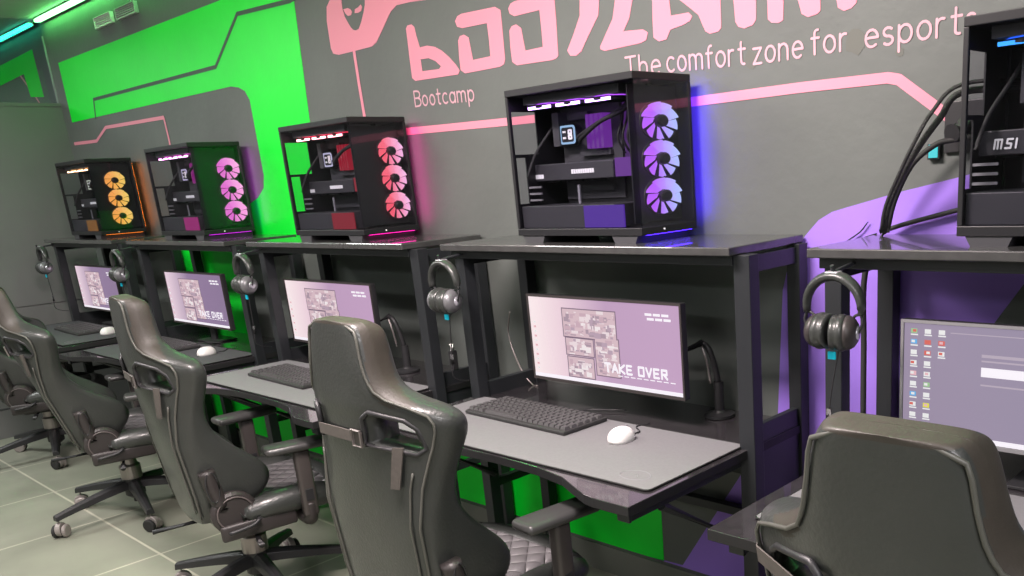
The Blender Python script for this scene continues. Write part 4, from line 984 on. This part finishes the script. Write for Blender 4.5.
# ------------------------------------------------------------------ cables, socket and loose bits
def cable(name, label, cat, pts, r, m, group=None):
    b = BM(); tube(b, smoothp(pts), r, 8); o = obj(name, b, m, smooth=True); return tag(o, label, cat, group)
def at(u, v, y):
    x, z = W(u, v, y); return (x, y, z)
cable('cable_bundle', 'thick black braided cable bundle running up the wall to the rightmost computer', 'cable', [at(884, 232, -0.07), at(889, 205, -0.09), at(905, 170, -0.12), at(920, 145, -0.14), at(940, 118, -0.13), at(963, 92, -0.10), (1.85, -0.06, 1.62)], 0.008, m_braid, 'cables behind the rightmost computer')
cable('braided_cable', 'thin braided cable in front of the black cable bundle beside the rightmost computer', 'cable', [at(881, 232, -0.08), at(886, 205, -0.11), at(901, 170, -0.14), at(913, 145, -0.16), at(932, 112, -0.155), at(963, 84, -0.12), (1.86, -0.06, 1.64)], 0.005, m_braid, 'cables behind the rightmost computer')
cable('power_cable', 'thinner black cable beside the braided bundle at the rightmost computer', 'cable', [at(887, 232, -0.05), at(895, 200, -0.06), at(912, 165, -0.07), at(935, 145, -0.06), at(952, 140, -0.05), at(972, 137, -0.05)], 0.007, m_rubber, 'cables behind the rightmost computer')
cable('power_cable', 'short black cable crossing the purple wall to the rightmost computer', 'cable', [at(880, 232, -0.03), at(905, 224, -0.02), at(935, 216, -0.02), at(962, 209, -0.02), at(985, 204, -0.02)], 0.006, m_rubber, 'cables behind the rightmost computer')
cable('post_cable', 'black cable running down beside the left post of the rightmost desk', 'cable', [at(884, 232, -0.06), (1.43, -0.075, 1.20), (1.428, -0.075, 1.0), (1.43, -0.08, 0.80)], 0.008, m_rubber)
cable('thin_wire', 'thin wire against the purple wall under the rightmost shelf corner', 'cable', [at(868, 222, -0.01), at(860, 232, -0.01), at(846, 243, -0.01), (1.435, -0.02, 1.3005)], 0.002, m_rubber)
cable('desk_cable', 'pale thin cable looping between the posts left of the TAKE OVER monitor', 'cable', [(-0.03, -0.085, 1.02), (-0.045, -0.09, 0.94), (-0.01, -0.10, 0.86), (0.03, -0.10, 0.79), (0.075, -0.10, 0.752), (0.11, -0.105, 0.7515)], 0.003, m_steel)
t = thing('wall_socket', 'black wall socket with plug behind the rightmost computer', 'socket', (*[at(966, 126, 0)[0]], 0, at(966, 126, 0)[2]))
b = BM(); box(b, -0.05, 0.05, -0.012, -0.001, -0.06, 0.06); obj('socket_plate', b, m_plastic, t, bevel=0.003)
b = BM(); tube(b, [(0.0, -0.012, 0.0), (-0.01, -0.06, -0.015)], 0.022, 12); obj('plug', b, m_plastic, t)
t = thing('network_adapter', 'tiny device with cyan light on the wall left of the rightmost computer', 'device', (at(936, 151, 0)[0], 0, at(936, 151, 0)[2]))
b = BM(); box(b, -0.016, 0.016, -0.016, -0.001, -0.020, 0.020); obj('body', b, m_plastic, t, bevel=0.002)
b = BM(); box(b, -0.012, 0.012, -0.019, -0.0165, -0.016, 0.016); obj('light', b, emis('cyan_light', (0.05, 0.75, 0.80), 1.0), t, bevel=0.002)
t = thing('cable_clip', 'small stand with white tip between the two middle desks', 'cable clip', (-0.246, -0.21, 0.861))
b = BM(); box(b, -0.012, 0.012, -0.012, 0.012, -0.06, 0.015); obj('body', b, m_plastic, t, bevel=0.002)
b = BM(); tube(b, [(0, 0, 0.015), (0, 0, 0.04)], 0.009, 10); obj('tip', b, m_white, t, smooth=True)

# ------------------------------------------------------------------ lights of the room
def area(name, loc, sx, sy, col, e, rot=(0, 0, 0)):
    l = D.lights.new(name, 'AREA'); l.shape = 'RECTANGLE'; l.size = sx; l.size_y = sy; l.color = col; l.energy = e
    o = D.objects.new(name, l); C.objects.link(o); o.location = loc; o.rotation_euler = rot
    return o
panels = [(-3.9, -1.9, 1.0, 0.4, (0.97, 1.0, 0.96), 60), (-1.4, -1.9, 1.2, 0.4, (1.0, 0.90, 0.88), 95), (0.85, -1.45, 0.9, 0.35, (1.0, 0.86, 0.84), 155), (3.1, -2.1, 1.2, 0.4, (1.0, 0.97, 0.96), 52), (4.6, -3.2, 1.2, 0.5, (1.0, 0.93, 0.97), 80), (0.6, -4.6, 2.4, 0.6, (0.97, 1.0, 0.96), 45), (-3.2, -4.6, 2.0, 0.6, (0.97, 1.0, 0.95), 50)]  # far-left panel is unseen, added to brighten that end of the wall
for (x, y, sx, sy, col, e) in panels:
    area('ceiling_panel_light', (x, y, CZ - 0.03), sx, sy, col, e)
    b = BM(); box(b, x - sx / 2 - 0.03, x + sx / 2 + 0.03, y - sy / 2 - 0.03, y + sy / 2 + 0.03, CZ - 0.022, CZ - 0.001)
    o = obj('ceiling_panel', b, m_silver); tag(o, 'unseen flat ceiling light panel above the room', 'ceiling light', 'ceiling light panels')
area('far_room_light', (-6.2, -1.6, CZ - 0.05), 1.2, 0.6, (0.9, 1.0, 0.95), 45)

w_ = D.worlds.new('world'); sc.world = w_; w_.use_nodes = True
w_.node_tree.nodes['Background'].inputs[0].default_value = (0.5, 0.5, 0.5, 1); w_.node_tree.nodes['Background'].inputs[1].default_value = 0.05
sc.view_settings.view_transform = 'Standard'; sc.view_settings.look = 'None'; sc.view_settings.gamma = 1.0
sc.view_settings.exposure = -0.22
sc.view_settings.use_curve_mapping = False
sc.cycles.use_denoising = True
sc.cycles.max_bounces = 8
sc.cycles.transparent_max_bounces = 16
sc.cycles.sample_clamp_indirect = 8.0
sc.cycles.caustics_reflective = False; sc.cycles.caustics_refractive = False
